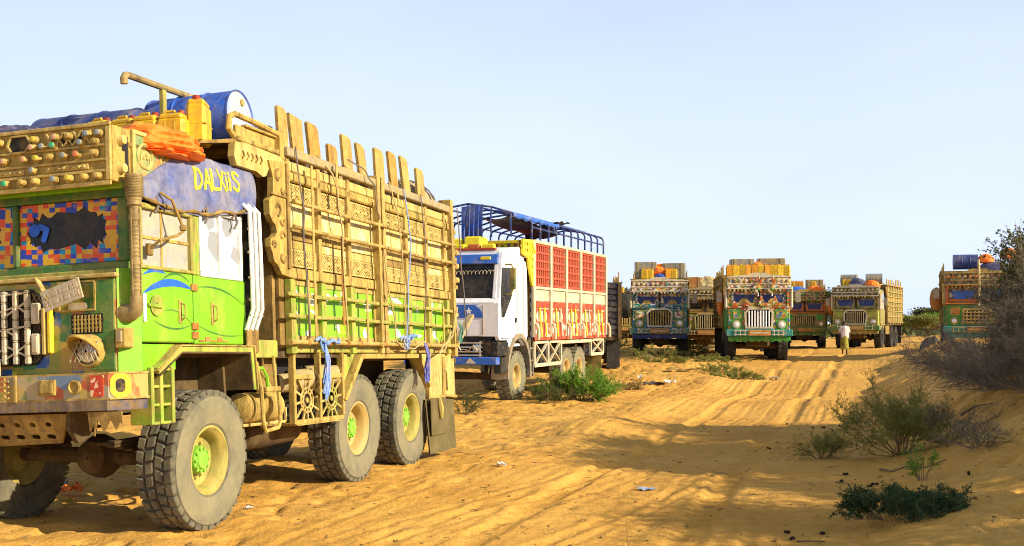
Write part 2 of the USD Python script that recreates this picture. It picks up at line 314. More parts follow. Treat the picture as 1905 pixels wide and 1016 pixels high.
M['sand'] = usdkit.material(stage, '/World/Looks/sand', {
    'g': ('geometry', {}),
    'n1': ('noise_texture', {'scale': .35, 'detail': 6.0, 'roughness': .6}),
    'r1': ('rgb_ramp', {'ramp': [(.3, (.49, .25, .048)), (.5, (.575, .31, .064)), (.7, (.635, .36, .085))]}),
    'n2': ('noise_texture', {'scale': 9.0, 'detail': 8.0, 'roughness': .7}),
    'r2': ('rgb_ramp', {'ramp': [(.25, (.72, .70, .66)), (.5, (1, 1, 1)), (.75, (1.08, 1.08, 1.1))]}),
    'm': ('mix', {'mix_type': 'multiply', 'fac': 1.0}),
    'mp': ('mapping', {'scale': (1.0, 1.0, 1.0)}),
    'n3': ('noise_texture', {'scale': 22.0, 'detail': 6.0, 'roughness': .65}),
    'n4': ('noise_texture', {'scale': 5.0, 'detail': 5.0, 'roughness': .6, 'distortion': .6}),
    'trk': ('mapping', {'rotation': (0, 0, .314)}), 'wv': ('wave_texture', {'wave_type': 'bands', 'bands_direction': 'x', 'scale': 1.7, 'distortion': 1.1, 'detail': 2.0, 'detail_scale': .35}),
    'nm': ('noise_texture', {'scale': .55, 'detail': 3.0}), 'rm': ('map_range', {'from_min': .42, 'from_max': .62, 'clamp': True}), 'tw': ('math', {'math_type': 'multiply'}), 'b3': ('bump', {'strength': .22, 'distance': .03}),
    'b1': ('bump', {'strength': .75, 'distance': .03}),
    'b2': ('bump', {'strength': .28, 'distance': .06}),
    'p': ('principled_bsdf', {'roughness': .95, 'specular_ior_level': .1})},
    [('g.position', 'n1.vector'), ('g.position', 'n2.vector'), ('g.position', 'n3.vector'), ('g.position', 'n4.vector'), ('n1.fac', 'r1.fac'), ('n2.fac', 'r2.fac'), ('r1.color', 'm.color1'), ('r2.color', 'm.color2'),
     ('m.color', 'p.base_color'), ('n3.fac', 'b1.height'), ('n4.fac', 'b2.height'), ('b2.normal', 'b1.normal'), ('g.position', 'trk.vector'), ('trk.vector', 'wv.vector'), ('g.position', 'nm.vector'), ('nm.fac', 'rm.value'), ('rm.result', 'tw.value1'), ('wv.fac', 'tw.value2'), ('tw.value', 'b3.height'), ('b1.normal', 'b3.normal'), ('b3.normal', 'p.normal')], surface='p.BSDF')

# ------------------------------------------------------------------ the ground
def sstep(a, b, x): t = np.clip((x - a) / (b - a), 0, 1); return t * t * (3 - 2 * t)
def road_c(y): return 1.0 + .325 * (y - 10.7)
PADS = [(-2.6, 12.7, 4.2, 0.0), (0.6, 30.0, 4.5, 0.0), (9.9, 45.0, 3.5, .33), (6.4, 49.5, 3.5, .44), (16.6, 65.5, 4, .27), (19.6, 62.5, 4.5, .46), (16.6, 56.5, 3, .27), (18.0, 44.5, 4, .45)]
def gh(x, y, fine=True):
    x = np.asarray(x, float); y = np.asarray(y, float)
    z = .36 * sstep(24, 46, y)
    s = x - road_c(y)
    yy = sstep(8.5, 15, y) * (1 - sstep(50, 75, y))
    bank = sstep(1.9, 5.2, s + .5 * (meshkit.noise(np.stack([x * .35, y * .35, x * 0], -1), 5) - .5) * 2)
    z = z + bank * (.30 + .85 * yy) * (1 - .55 * sstep(34, 45, y))
    q = np.stack([x * .42, y * .42, x * 0 + 3.3], -1)
    off = (1 - np.exp(-(s / 1.9) ** 2) * .55)
    z = z + (meshkit.fbm(q, 3, 11) - .5) * .42 * off
    # berm left of the road
    z = z + .13 * np.exp(-((s + 2.5) / .55) ** 2) * sstep(11, 15, y) * (1 - sstep(30, 40, y)) - .10 * np.exp(-((s + .6) / 1.7) ** 2)
    # big soft swells across the track
    z = z + .07 * np.sin(y * .9 + x * .35 + 2.5 * meshkit.noise(np.stack([x * .25, y * .25, x * 0], -1), 21)) * sstep(11, 16, y) * (1 - sstep(60, 90, y))
    for (px, py, r, h) in PADS:
        d = np.hypot(x - px, (y - py) * .75); w = np.exp(-(d / r) ** 4)
        z = z * (1 - .9 * w) + h * .9 * w
    if fine:
        z = z + (meshkit.fbm(np.stack([x * 2.1, y * 2.1, x * 0], -1), 4, 31) - .5) * (.045 + .07 * sstep(1.8, 3.5, np.abs(s + .2)))
        wob = .22 * (meshkit.noise(np.stack([y * .12, y * 0, y * 0], -1), 8) - .5)
        pm = meshkit.noise(np.stack([x * .5, y * .22, x * 0], -1), 63)
        for c, wd, dp in ((-1.05, .15, .040), (.74, .17, .050), (-1.34, .055, .010), (-.76, .05, .009), (-1.62, .06, .011), (-1.9, .05, .009), (.44, .06, .012), (.18, .05, .009), (1.04, .055, .010), (1.32, .06, .011), (-.35, .06, .009), (-2.3, .05, .009), (-2.62, .055, .010)):
            e = (s - c - wob * (1 + .8 * math.sin(c * 9)))
            k = sstep(.25, .6, (pm + .37 * c) % 1.0) if wd < .1 else .6 + .4 * pm
            tread = 1 + .3 * np.sin((y + .325 * x) * 2 * PI / .2) * (np.abs(e) < wd)
            z = z - dp * k * tread * np.exp(-(e / wd) ** 4) + .4 * dp * k * np.exp(-((np.abs(e) - wd * 1.7) / (wd * .6)) ** 2)
        s2 = x - (-1.3 + .52 * (y - 9.5)); fade = (1 - sstep(15, 20, y)) * sstep(-4, -2.5, -np.abs(s2))
        for c, wd, dp in ((0, .09, .014), (.22, .05, .009), (-.3, .05, .009), (.62, .06, .010), (1.5, .08, .014), (1.75, .05, .009)):
            e = s2 - c - .5 * wob; z = z - dp * fade * np.exp(-(e / wd) ** 4) + .4 * dp * fade * np.exp(-((np.abs(e) - wd * 1.7) / (wd * .6)) ** 2)
        # footprints and hoof marks
        k = meshkit.noise(np.stack([x * 5.5, y * 5.5, x * 0], -1), 77)
        z = z - .04 * sstep(.64, .84, k) * (1 - sstep(40, 60, y)) * (.25 + .75 * sstep(2.0, 3.2, np.abs(s + .2)))
    return z
def gz(x, y): return float(gh(np.array([x]), np.array([y]))[0])
def axis(parts):
    out = [parts[0][0]]
    for a, b, n in parts: out += list(np.linspace(a, b, n + 1)[1:])
    return np.array(out)
gx = axis([(-2500, -300, 8), (-300, -60, 16), (-60, -14, 46), (-14, -7, 60), (-7, 9, 370), (9, 16, 80), (16, 40, 120), (40, 80, 40), (80, 400, 20), (400, 2500, 8)])
gy = axis([(-300, -20, 12), (-20, 4, 40), (4, 8.6, 40), (8.6, 20, 230), (20, 34, 170), (34, 70, 190), (70, 150, 50), (150, 500, 20), (500, 4500, 10)])
X, Y = np.meshgrid(gx, gy, indexing='ij')
Zg = gh(X, Y)
far = sstep(150, 500, np.hypot(X, Y)); Zg = Zg * (1 - far) + .3 * far
ground = put('sand_ground', MB().grid(np.stack([X, Y, Zg], -1)), 'sand', smooth=True)
tag(ground, 'wide orange sand ground with rutted truck track', None, kind='structure')

# ------------------------------------------------------------------ shared vehicle pieces
def wheel_mesh(R, W, rim_r, blocks=30, big=True):
    """tyre and rim as MBs, axle along x, outer face at +x"""
    t = MB(); h = W / 2
    prof = [(rim_r, -h * .75), (rim_r + .02, -h * .88), (R * .80, -h), (R * .92, -h * .97), (R * .965, -h * .80), (R * .965, h * .80), (R * .92, h * .97), (R * .86, h * 1.0), (R * .855, h * 1.025), (R * .845, h * 1.0), (R * .72, h * .99), (R * .70, h * 1.01), (R * .68, h * .98), (rim_r + .02, h * .88), (rim_r, h * .75)]
    t.lathe(prof, (0, 0, 0), (1, 0, 0), 48 if big else 22)
    n = blocks
    for k in range(n):
        a = 2 * PI * k / n
        for row in range(4 if big else 2):
            if big: xc = (-.72, -.24, .24, .72)[row] * h; ww = .40 * h
            else: xc = (-.5, .5)[row] * h; ww = .85 * h
            aa = a + (PI / n if row % 2 else 0)
            A = rotx(aa + (.0 if not big else 0))
            dy = 2 * PI * R / n * (.40 if big else .33)
            b = MB(); b.box(xc - ww / 2, xc + ww / 2, -dy, dy, R * .945, R + .004 * (row % 2), .008 if big else 0)
            if big and row in (0, 3):        # shoulder lug running down the side of the tyre
                sg = -1 if row == 0 else 1
                b.box(sg * h * .86 - .012, sg * h * .86 + .012, -dy * .8, dy * .8, R * .90, R * .985, .006)
            if big: b.xf(np.array([[1, 0, 0], [.22 * (1 if row % 2 else -1), 1, 0], [0, 0, 1.]]))
            b.xf(A); v, f = b.arrays(); t.raw(v, f)
    r = MB()
    r.lathe([(rim_r + .005, h * .76), (rim_r + .018, h * .84), (rim_r - .005, h * .86), (rim_r - .03, h * .72), (rim_r - .055, h * .55), (rim_r - .065, h * .15), (rim_r - .11, h * .02), (rim_r * .5, h * .0), (0.01, 0)], (0, 0, 0), (1, 0, 0), 40 if big else 20)
    r.lathe([(rim_r + .005, -h * .76), (rim_r - .03, -h * .7), (rim_r * .6, -h * .2), (.01, -h * .2)][::-1], (0, 0, 0), (1, 0, 0), 24 if big else 12)
    for k in range(12 if big else 8):
        a = 2 * PI * k / (12 if big else 8); rr = rim_r - (.135 if big else .13)
        r.cyl((h * .0, rr * math.cos(a), rr * math.sin(a)), (h * .16, rr * math.cos(a), rr * math.sin(a)), .017, 6)
    return t, r
def hub_mesh(rr, h):
    m = MB(); m.lathe([(0.001, .30 * h + .24 * h), (rr * .62, .52 * h), (rr * .70, .42 * h), (rr * .95, .40 * h), (rr, .28 * h), (rr * 1.02, .02 * h)][::-1], (0, 0, 0), (1, 0, 0), 24)
    for k in range(10):
        a = 2 * PI * k / 10; m.cyl((.38 * h, rr * .83 * math.cos(a), rr * .83 * math.sin(a)), (.50 * h, rr * .83 * math.cos(a), rr * .83 * math.sin(a)), .016, 6)
    return m

def fretwork(w, h, seed=0):
    """a carved lattice panel in the xy plane, 0..w by 0..h"""
    r = random.Random(seed); t = .016
    L = [LineString([(0, t / 2), (w, t / 2)]), LineString([(0, h - t / 2), (w, h - t / 2)]), LineString([(t / 2, 0), (t / 2, h)]), LineString([(w - t / 2, 0), (w - t / 2, h)])]
    n = max(1, round(w / (h * 1.15))); cw = w / n
    for i in range(n):
        cx, cy = (i + .5) * cw, h / 2
        for k in (1.0, .62, .28):
            a, b = cw / 2 * k, h / 2 * k
            L.append(LineString([(cx - a, cy), (cx, cy + b), (cx + a, cy), (cx, cy - b), (cx - a, cy)]))
        for sx in (-1, 1):
            for sy in (-1, 1):
                L.append(LineString([(cx + sx * cw / 2, cy + sy * h * .22), (cx + sx * cw * .25, cy + sy * h / 2)]))
        L += [LineString([(cx - cw / 2, cy), (cx - cw * .14, cy)]), LineString([(cx + cw * .14, cy), (cx + cw / 2, cy)])]
    return unary_union([l.buffer(t / 2, cap_style=2, join_style=2) for l in L]).intersection(sbox(0, 0, w, h))

def spiral(cx, cy, r0, turns, a0=0, sgn=1, n=26):
    t = np.linspace(0, 1, n); a = a0 + sgn * 2 * PI * turns * t; r = r0 * (1 - .82 * t)
    return np.stack([cx + r * np.cos(a), cy + r * np.sin(a)], 1)

def blob(rx, ry, rz, seed, sub=4, wr=.12, fr=3.0, flat=.25, ridge=.0):
    """a slumped bundle: flattened underneath, puckered by folds"""
    m = trimesh.creation.icosphere(sub, 1.0); v = np.array(m.vertices)
    n = meshkit.fbm(v * fr + seed * 7.3, 4, seed) - .5
    w = 1 - np.abs(meshkit.noise(v * fr * np.array([1.1, 1.1, 2.6]) + seed * 3.1, seed + 9) * 2 - 1)
    if ridge: w = .75 * w + .25 * (1 - np.abs(meshkit.noise(v * fr * np.array([2.0, 3.2, 4.5]) + seed * 1.7, seed + 13) * 2 - 1))
    v = v * (1 + wr * 2 * n + ridge * (w - .5))[:, None]
    v[:, 2] = np.where(v[:, 2] < 0, v[:, 2] * flat, v[:, 2])
    return v * np.array([rx, ry, rz]), np.array(m.faces)

# ------------------------------------------------------------------ the big painted truck on the left
TH = math.radians(16.7)
A_LOC = np.array([-3.8215, 10.5005, 0.0]); RA = rotz(-TH)
_r, _p = math.radians(2.6), math.radians(-1.5)
MS = np.array([[1, 0, 0], [0, math.cos(_p), -math.sin(_p)], [0, math.sin(_p), math.cos(_p)]]) @ np.array([[math.cos(_r), 0, -math.sin(_r)], [0, 1, 0], [math.sin(_r), 0, math.cos(_r)]])
PV = np.array([0, 2.4, 1.0])
def S(v): return (np.asarray(v) - PV) @ MS.T + PV          # the sprung part of the truck leans and sinks at the tail
def SW(v): return S(v) @ RA.T + A_LOC                       # the same, in the world
SMAT = RA @ MS
A = thing('painted_lorry', 'big muddy lorry with lime green cab and DALXiiS on its blue tarp', 'lorry', A_LOC, -TH)
def a(name, shape, m, label=None, parent=None, spr=True, smooth=None): return put(name, shape, m, parent or A, label, S if spr else None, smooth)

# wheels
tyreA, rimA = wheel_mesh(.627, .385, .30, 34)
hubA = hub_mesh(.125, .19)
pts_w = [(.985, 0.0), (.985, 3.24), (.985, 4.87)]
def wheelA(x, y, rim_m, side_lab=None):
    w = xf_part(A, 'wheel', (x, y, .60), flip=x < 0)
    put('tyre', tyreA, 'tyre', w); put('rim', rimA, rim_m, w); put('hub', hubA, 'hub_green', w)
    o = MB(); h = .1925       # the wide dusty sidewall ring, seen apart from the tread
    o.lathe([(.322, h * .80), (.335, h * .905), (.42, h * .99 + .004), (.53, h * 1.02 + .002), (.575, h * .985)], (0, 0, 0), (1, 0, 0), 48)
    put('sidewall', o, 'tyre_side', w)
    return w
w0 = wheelA(.985, 0.0, 'rim'); stage.GetPrimAtPath(w0).SetCustomDataByKey('label', 'front wheel with lime green hub')
w1 = wheelA(.965, 3.24, 'rim_pink'); stage.GetPrimAtPath(w1).SetCustomDataByKey('label', 'middle wheel with pinkish worn rim')
w2 = wheelA(.985, 4.87, 'rim')
for y in (0.0, 3.24, 4.87): xf_part(A, 'wheel', (-.985, y, .60), src=w0, flip=True)
# running gear
for sx in (-.45, .45):
    a('chassis_rail', MB().box(sx - .04, sx + .04, -1.0, 6.2, .92, 1.14, .01), 'underbody', spr=True)
for y in (0, 3.24, 4.87):
    m = MB().cyl((-.85, y, .6), (.85, y, .6), .075, 10); m.lathe([(.01, -.2), (.15, -.16), (.21, 0), (.15, .16), (.01, .2)], (.0, y, .6), (0, 1, 0), 14)
    a('axle', m, 'underbody', spr=False)
for y in (0, 4.05):
    for sx in (-.55, .55):
        m = MB()
        L = .75 if y == 0 else 1.0
        for k in range(5): m.bar((sx, y - L + .13 * k, .80 - .03 * k), (sx, y + L - .13 * k, .80 - .03 * k), .08, .024)
        a('leaf_spring', m, 'underbody', spr=False)
m = MB().cyl((0, .2, .65), (0, 3.1, .66), .05, 8); a('drive_shaft', m, 'underbody', spr=False)
m = MB().lathe([(.01, -.3), (.26, -.28), (.30, 0), (.26, .3), (.01, .32)], (0, 1.5, .78), (0, 1, 0), 16); a('gearbox', m, 'underbody')
m = MB().lathe([(.01, -.62), (.14, -.58), (.19, -.5), (.19, .45), (.13, .55), (.01, .58)], (.75, 1.75, .72), (0, 1, 0), 16); a('silencer', m, 'underbody', spr=False)
# cab: a closed dark inner shell, then the painted panels on it
sh = MB()
sh.box(-1.16, 1.17, -1.02, .54, 1.50, 2.14); sh.box(-1.16, .72, -1.02, .54, 1.02, 1.50)
sh.box(-1.16, 1.16, .50, .54, 2.14, 2.78); sh.box(-1.14, 1.14, -1.0, .52, 2.78, 3.12)
a('cab_shell', sh, 'grime')
sc = MB()    # seats and dash seen dimly through the windscreen
for sx in (-.55, .55): sc.box(sx - .3, sx + .3, -.1, .1, 2.14, 2.62, .06)
sc.lathe([(.20, -.02), (.225, 0), (.20, .02)], (.5, -.75, 2.28), (0, -.5, 1), 16); a('seat', sc, 'black')
# doors and side panels (x = 1.22 plane)
dm = MB().box(1.175, 1.222, -1.095, -.345, 1.535, 2.135, .012)
door = a('door', dm, 'lime', 'lime green cab door with blue swoosh')
a('door', MB().box(1.175, 1.220, -.325, .555, 1.525, 2.13, .012), 'lime', 'lime green rear cab door')
a('door', MB().box(-1.22, -1.18, -1.09, .55, 1.5, 2.13, .012), 'lime')
a('side_window', MB().box(-1.20, -1.185, -1.05, .5, 2.16, 2.70), 'dusty_glass')
def hand(path_pts, w): return unary_union([LineString(path_pts).buffer(w)])
def leafshape(p0, p1, bow, w, n=14):
    p0, p1 = np.array(p0), np.array(p1); d = p1 - p0; nrm = np.array([-d[1], d[0]]); t = np.linspace(0, 1, n)
    c = p0 + t[:, None] * d + (4 * t * (1 - t))[:, None] * nrm * bow; ww = w * np.sin(PI * np.clip(t * 1.0, 0, 1)) ** .7
    return Polygon(np.vstack([c + np.stack([0 * ww, ww], 1), (c - np.stack([0 * ww, ww], 1))[::-1]]))
m = MB()
for P in (leafshape((-1.08, 1.93), (-.36, 2.0), .10, .032), leafshape((-1.08, 2.08), (-.75, 2.11), .1, .014)): m.poly(P, 1.2225, 1.2245)
a('swoosh', m, 'blue_bright', 'light blue painted swoosh', parent=door)
m = MB()
for p0, p1, bow, w in (((-.85, 2.02), (-.4, 2.06), .18, .010), ((-.95, 1.72), (-.36, 1.70), -.1, .008), ((-.8, 1.80), (-.36, 1.68), .12, .006)): m.poly(leafshape(p0, p1, bow, w), 1.2225, 1.2243)
for p0, p1, bow, w in (((-.3, 2.02), (.5, 1.90), .08, .008), ((-.31, 1.70), (.5, 1.62), -.06, .006)): m.poly(leafshape(p0, p1, bow, w), 1.2206, 1.2223)
a('pinstripe', m, 'green_dark')
for y in (-.55, -.04):
    m = MB().tube([(1.222, y, 1.72), (1.27, y, 1.745), (1.275, y, 1.80), (1.27, y, 1.855), (1.222, y, 1.88)], .008, 6); m.box(1.222, 1.23, y - .025, y + .02, 1.70, 1.90, .004)
    a('grab_handle', m, 'ochre')
m = MB().box(1.223, 1.235, -1.085, -1.045, 1.70, 1.93, .004); a('edge_plate', m, 'white_paint')
m = MB().lathe([(.02, 0), (.085, .004), (.09, .012), (.075, .014), (.02, .008)], (1.222, -.90, 1.84), (1, 0, 0), 18); m.bar((1.235, -1.02, 1.84), (1.24, -.84, 1.83), .02, .03, c=.005); a('door_handle', m, 'lime_worn')
m = MB()
for z in (1.60, 1.68, 2.02): m.box(1.223, 1.237, -.385, -.285, z - .03, z + .03, .005)
for k in range(5): m.box(1.221, 1.226, -.27 + .1 * k, -.2 + .1 * k + .02, 1.545, 1.56 + .03 * (k % 2), .003)
put_each('hinge', m, 'rust', parent=A, tf=S)
# door window
m = MB()
for (y0, y1, z0, z1) in ((-1.11, -.33, 2.135, 2.165), (-1.11, -.33, 2.63, 2.675), (-1.115, -1.075, 2.165, 2.63), (-.375, -.335, 2.165, 2.63)): m.box(1.17, 1.235, y0, y1, z0, z1, .008)
win = a('window', m, 'rail_green')
a('pane', MB().box(1.188, 1.196, -1.075, -.375, 2.165, 2.63), 'dusty_glass', parent=win)
m = MB().box(1.197, 1.206, -1.075, -.375, 2.385, 2.41); m.box(1.197, 1.203, -.78, -.755, 2.165, 2.63); a('window_bar', m, 'ochre', parent=win)
# rear side window with silver film
m = MB()
for (y0, y1, z0, z1) in ((-.22, .50, 2.125, 2.165), (-.22, .50, 2.70, 2.73), (-.225, -.185, 2.165, 2.70), (.10, .13, 2.165, 2.70), (.46, .50, 2.165, 2.70)): m.box(1.175, 1.232, y0, y1, z0, z1, .006)
win2 = a('window', m, 'white_metal', 'sliding window covered in silver film')
for (y0, y1) in ((-.185, .10), (.13, .46)): a('pane', MB().box(1.190, 1.198, y0, y1, 2.165, 2.70), 'silver_film', parent=win2)
a('pillar', MB().box(1.15, 1.225, -.325, -.23, 2.13, 2.72, .01), 'lime_worn')
a('pillar', MB().box(1.15, 1.21, .505, .56, 2.13, 2.80, .01), 'grime')
# lower front side panel, fender, step locker
a('lower_panel', MB().box(1.17, 1.216, -1.09, -.62, 1.30, 1.52, .01), 'lime')
fp = [(-1.0, 1.32), (-.655, 1.50), (.545, 1.50), (.59, 1.10), (.55, 1.10), (.505, 1.455), (-.64, 1.455), (-.97, 1.275)]
a('fender', MB().poly(fp, .98, 1.29), 'lime_worn')
a('fender_trim', MB().poly([(-1.01, 1.30), (-.665, 1.515), (.565, 1.515), (.61, 1.10), (.595, 1.10), (.55, 1.505), (-.66, 1.502), (-.985, 1.29)], 1.02, 1.305), 'ochre')
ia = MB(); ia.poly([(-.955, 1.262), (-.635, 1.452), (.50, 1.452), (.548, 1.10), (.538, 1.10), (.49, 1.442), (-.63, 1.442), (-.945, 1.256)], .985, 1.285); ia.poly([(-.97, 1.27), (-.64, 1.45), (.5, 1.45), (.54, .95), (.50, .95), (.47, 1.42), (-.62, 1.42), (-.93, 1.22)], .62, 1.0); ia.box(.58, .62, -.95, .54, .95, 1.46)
a('wheel_arch', ia, 'grime')  # dark brown liner: dirt, plus the shade of the arch put into its colour
lk = MB()
for y in (-1.02, -.895, -.73): lk.box(1.05, 1.26, y - .02, y + .02, .86, 1.33, .006)
for z in (.87, 1.02, 1.17, 1.31): lk.box(1.05, 1.245, -1.0, -.75, z - .012, z + .012, .004)
a('step_locker', lk, 'lime_worn'); a('locker_back', MB().box(1.08, 1.10, -1.02, -.73, .87, 1.32), 'green_dark')
# front: hood, corner panels, grille
Y0 = -1.26
a('front_panel', MB().box(-1.10, 1.10, Y0, -1.10, 1.29, 2.06, .015), 'hood_paint')
for sg in (1, -1):
    P = [(1.105, Y0 + .005), (1.22, -1.10), (1.19, -1.06), (1.06, -1.10)]
    if sg < 0: P = [(-x, y) for x, y in P][::-1]
    a('corner_panel', MB().poly(P, 1.30, 2.13, 'xy'), 'lime')
hd = MB().box(-1.12, 1.12, Y0 - .03, -1.06, 2.06, 2.095, .01); hd.box(.42, .455, Y0 - .05, Y0, 1.46, 1.84, .01); a('hood_ledge', hd, 'ochre_pale')
a('yellow_strip', MB().box(.47, .51, Y0 - .045, Y0, 1.47, 1.86, .01), 'yellow_paint')
a('hood_panel', MB().box(.86, 1.085, Y0 - .012, Y0 + .001, 1.32, 2.04, .006), 'green_front')
mp = MB(); mp.box(.56, .92, Y0 - .022, Y0, 1.80, 1.815); mp.box(.56, .92, Y0 - .022, Y0, 2.03, 2.045); mp.box(.56, .575, Y0 - .022, Y0, 1.815, 2.03); mp.box(.905, .92, Y0 - .022, Y0, 1.815, 2.03); a('panel_frame', mp, 'ochre')
mp = MB().poly(LineString([(.69, 1.835), (.80, 1.835)]).buffer(.035), Y0 - .012, Y0, 'xz'); a('white_badge', mp, 'cream')
# grille: dark mouth with lattice posts
gr = MB().poly([(-.44, 1.44), (-.34, 1.38), (.34, 1.38), (.42, 1.46), (.42, 1.92), (.32, 2.0), (-.34, 2.0), (-.44, 1.92)], Y0 - .02, Y0 - .004, 'xz'); g0 = a('grille', gr, 'black')
mesh_ = MB()
for k in range(-20, 21):
    x = k * .045
    for d in (-.32, .32):
        p0, p1 = (x, 1.40), (x + d, 1.98)
        l = LineString([p0, p1]).intersection(Polygon([(-.43, 1.44), (-.34, 1.39), (.34, 1.39), (.41, 1.46), (.41, 1.92), (.32, 1.99), (-.34, 1.99), (-.43, 1.92)]))
        if l.is_empty or l.geom_type != 'LineString': continue
        c = np.array(l.coords); mesh_.bar((c[0][0], Y0 - .024, c[0][1]), (c[-1][0], Y0 - .024, c[-1][1]), .006, .006)
a('grille_mesh', mesh_, 'underbody', parent=g0)
for x in (-.30, -.18, -.06, .07, .18, .295):
    m = MB()
    zz = 1.39
    while zz < 1.985:
        h = min(.10 + .03 * math.sin(x * 50 + zz * 20), 1.99 - zz)
        m.box(x - .022, x + .022, Y0 - .075, Y0 - .035, zz, zz + h - .012, .008); m.lathe([(.012, 0), (.03, .004), (.012, .012)], (x, Y0 - .055, zz + h - .012), (0, 0, 1), 8); zz += h
    a('grille_post', m, 'cream')
m = MB()
for (x0, z0, x1, z1) in ((-.3, 1.95, .3, 1.97), (-.3, 1.63, .3, 1.70), (.07, 1.55, .295, 1.45), (.07, 1.43, .295, 1.55), (.07, 1.78, .295, 1.90), (.18, 1.88, .295, 1.80), (-.06, 1.80, .18, 1.86), (.07, 1.68, .18, 1.62), (-.18, 1.5, .07, 1.42), (-.18, 1.42, .07, 1.52)):
    m.bar((x0, Y0 - .058, z0), (x1, Y0 - .058, z1), .014, .014)
a('grille_lattice', m, 'cream')
for z in (1.80, 1.55): a('grille_lamp', MB().box(.325, .40, Y0 - .06, Y0 - .015, z - .085, z + .085, .012).box(.34, .385, Y0 - .066, Y0 - .058, z - .065, z + .065, .004), 'cream')
# tilted plate on a bracket in front of the hood
pl = MB().box(-.19, .19, -.006, .006, -.085, .085, .004); Rp = roty(-.28)
for k in range(9):
    for rr in (.035, -.03): pl.box(-.165 + .037 * k, -.145 + .037 * k + .008 * (k % 3), -.010, -.005, rr - .022, rr + .02, .002)
pl.xf(Rp, (.69, Y0 - .13, 1.93)); a('number_plate', pl, 'cream')
a('plate_bracket', MB().bar((.36, Y0 - .02, 2.09), (.56, Y0 - .13, 1.90), .04, .02, c=.004), 'ochre_pale')
a('number_plate', MB().box(-.36, .10, Y0 - .16, Y0 - .14, 1.30, 1.42, .006).box(-.30, .05, Y0 - .165, Y0 - .16, 1.33, 1.39, .003), 'cream')
# side vent, headlamp with cowl, marker lamp
vt = MB().poly(sbox(.70, 1.63, .97, 1.76).buffer(.015), Y0 - .016, Y0, 'xz'); a('vent', vt, 'black')
m = MB()
for k in range(8): m.box(.715 + .034 * k, .729 + .034 * k, Y0 - .024, Y0 - .014, 1.625, 1.765)
for z in (1.66, 1.695, 1.73): m.box(.70, .97, Y0 - .022, Y0 - .016, z - .005, z + .005)
a('vent_bars', m, 'ochre')
LX, LZ = .865, 1.475
m = MB(); n = 18; prof = []
for rr, dy in ((.135, 0), (.132, -.07), (.125, -.10), (.112, -.10), (.110, -.02), (.02, -.01)):
    ang = np.linspace(0, 2 * PI, n + 1); prof.append(np.stack([LX + rr * np.cos(ang), np.full(n + 1, Y0 + dy) - (.14 if dy < -.05 else 0) * np.clip(np.sin(ang), -.25, 1), LZ + rr * np.sin(ang)], 1))
m.grid(np.array(prof)); hl = a('headlamp', m, 'ochre')
a('lens', MB().lathe([(.112, 0), (.09, .03), (.01, .045)], (LX, Y0 - .035, LZ), (0, -1, 0), 18), 'chrome', parent=hl)
m = MB()
for k in (-.09, -.045, 0, .045, .09):
    for d in (-.045, .045): m.bar((LX + k - d, Y0 - .10, LZ - .085), (LX + k + d, Y0 - .10, LZ + .085), .009, .006)
a('lamp_mesh', m, 'cream', parent=hl)
m = MB().box(1.10, 1.20, Y0 - .03, Y0 + .09, 1.49, 1.65, .01); mk = a('marker_lamp', m, 'ochre'); a('lens', MB().box(1.125, 1.175, Y0 - .05, Y0 - .029, 1.535, 1.625, .012), 'steel', parent=mk)
# windscreen with jigsaw stickers
a('screen_frame', MB().box(-1.14, 1.14, Y0 + .10, -1.0, 2.095, 2.20, .012).box(-1.14, 1.14, Y0 + .08, -1.0, 2.72, 2.80, .01).box(-1.16, -1.06, Y0 + .09, -1.0, 2.2, 2.72, .01).box(1.06, 1.16, Y0 + .09, -1.0, 2.2, 2.72, .01).box(.035, .085, Y0 + .09, -1.08, 2.2, 2.72, .01), 'green_mid')
for (x0, x1) in ((.085, 1.06), (-1.06, .035)):
    g = a('windscreen', MB().box(x0, x1, Y0 + .13, Y0 + .138, 2.2, 2.72), 'dark_glass')
    r = random.Random(3); inner = []
    N = 34
    for k in range(N):        # ragged hole left clear in the middle
        t = 2 * PI * k / N; cx, cz = (x0 + x1) / 2 - .02, 2.46
        rr = 1 + r.uniform(.0, .28) * (1 if k % 2 else -.8) * (1.2 if abs(math.sin(t)) > .5 else .5)
        inner.append((cx + (x1 - x0) * .40 * np.sign(math.cos(t)) * abs(math.cos(t)) ** .6 * (1 if k % 2 else .93), cz + .02 + .150 * np.sign(math.sin(t)) * abs(math.sin(t)) ** .6 * rr))
    P = sbox(x0 + .005, 2.205, x1 - .005, 2.715).difference(Polygon(inner).buffer(0))
    a('sticker', MB().poly(P, Y0 + .124, Y0 + .127, 'xz'), 'jigsaw', 'red, yellow and blue jigsaw piece stickers', parent=g)
ey = MB().lathe([(.05, 0), (.055, .008), (.02, .012), (.001, .012)], (.24, Y0 + .122, 2.50), (0, -1, 0), 14); ey.poly(LineString([(.24, 2.48), (.30, 2.53), (.36, 2.50), (.33, 2.42)]).buffer(.025), Y0 + .115, Y0 + .122, 'xz'); a('blue_sticker', ey, 'blue_bright')
# wiper-side cables and windscreen gutter
a('gutter', MB().box(-1.15, 1.15, Y0 + .06, Y0 + .13, 2.095, 2.135, .01), 'rail_green')
a('cab_header', MB().box(-1.15, 1.15, Y0 + .04, -1.0, 2.78, 2.85, .01), 'lime')
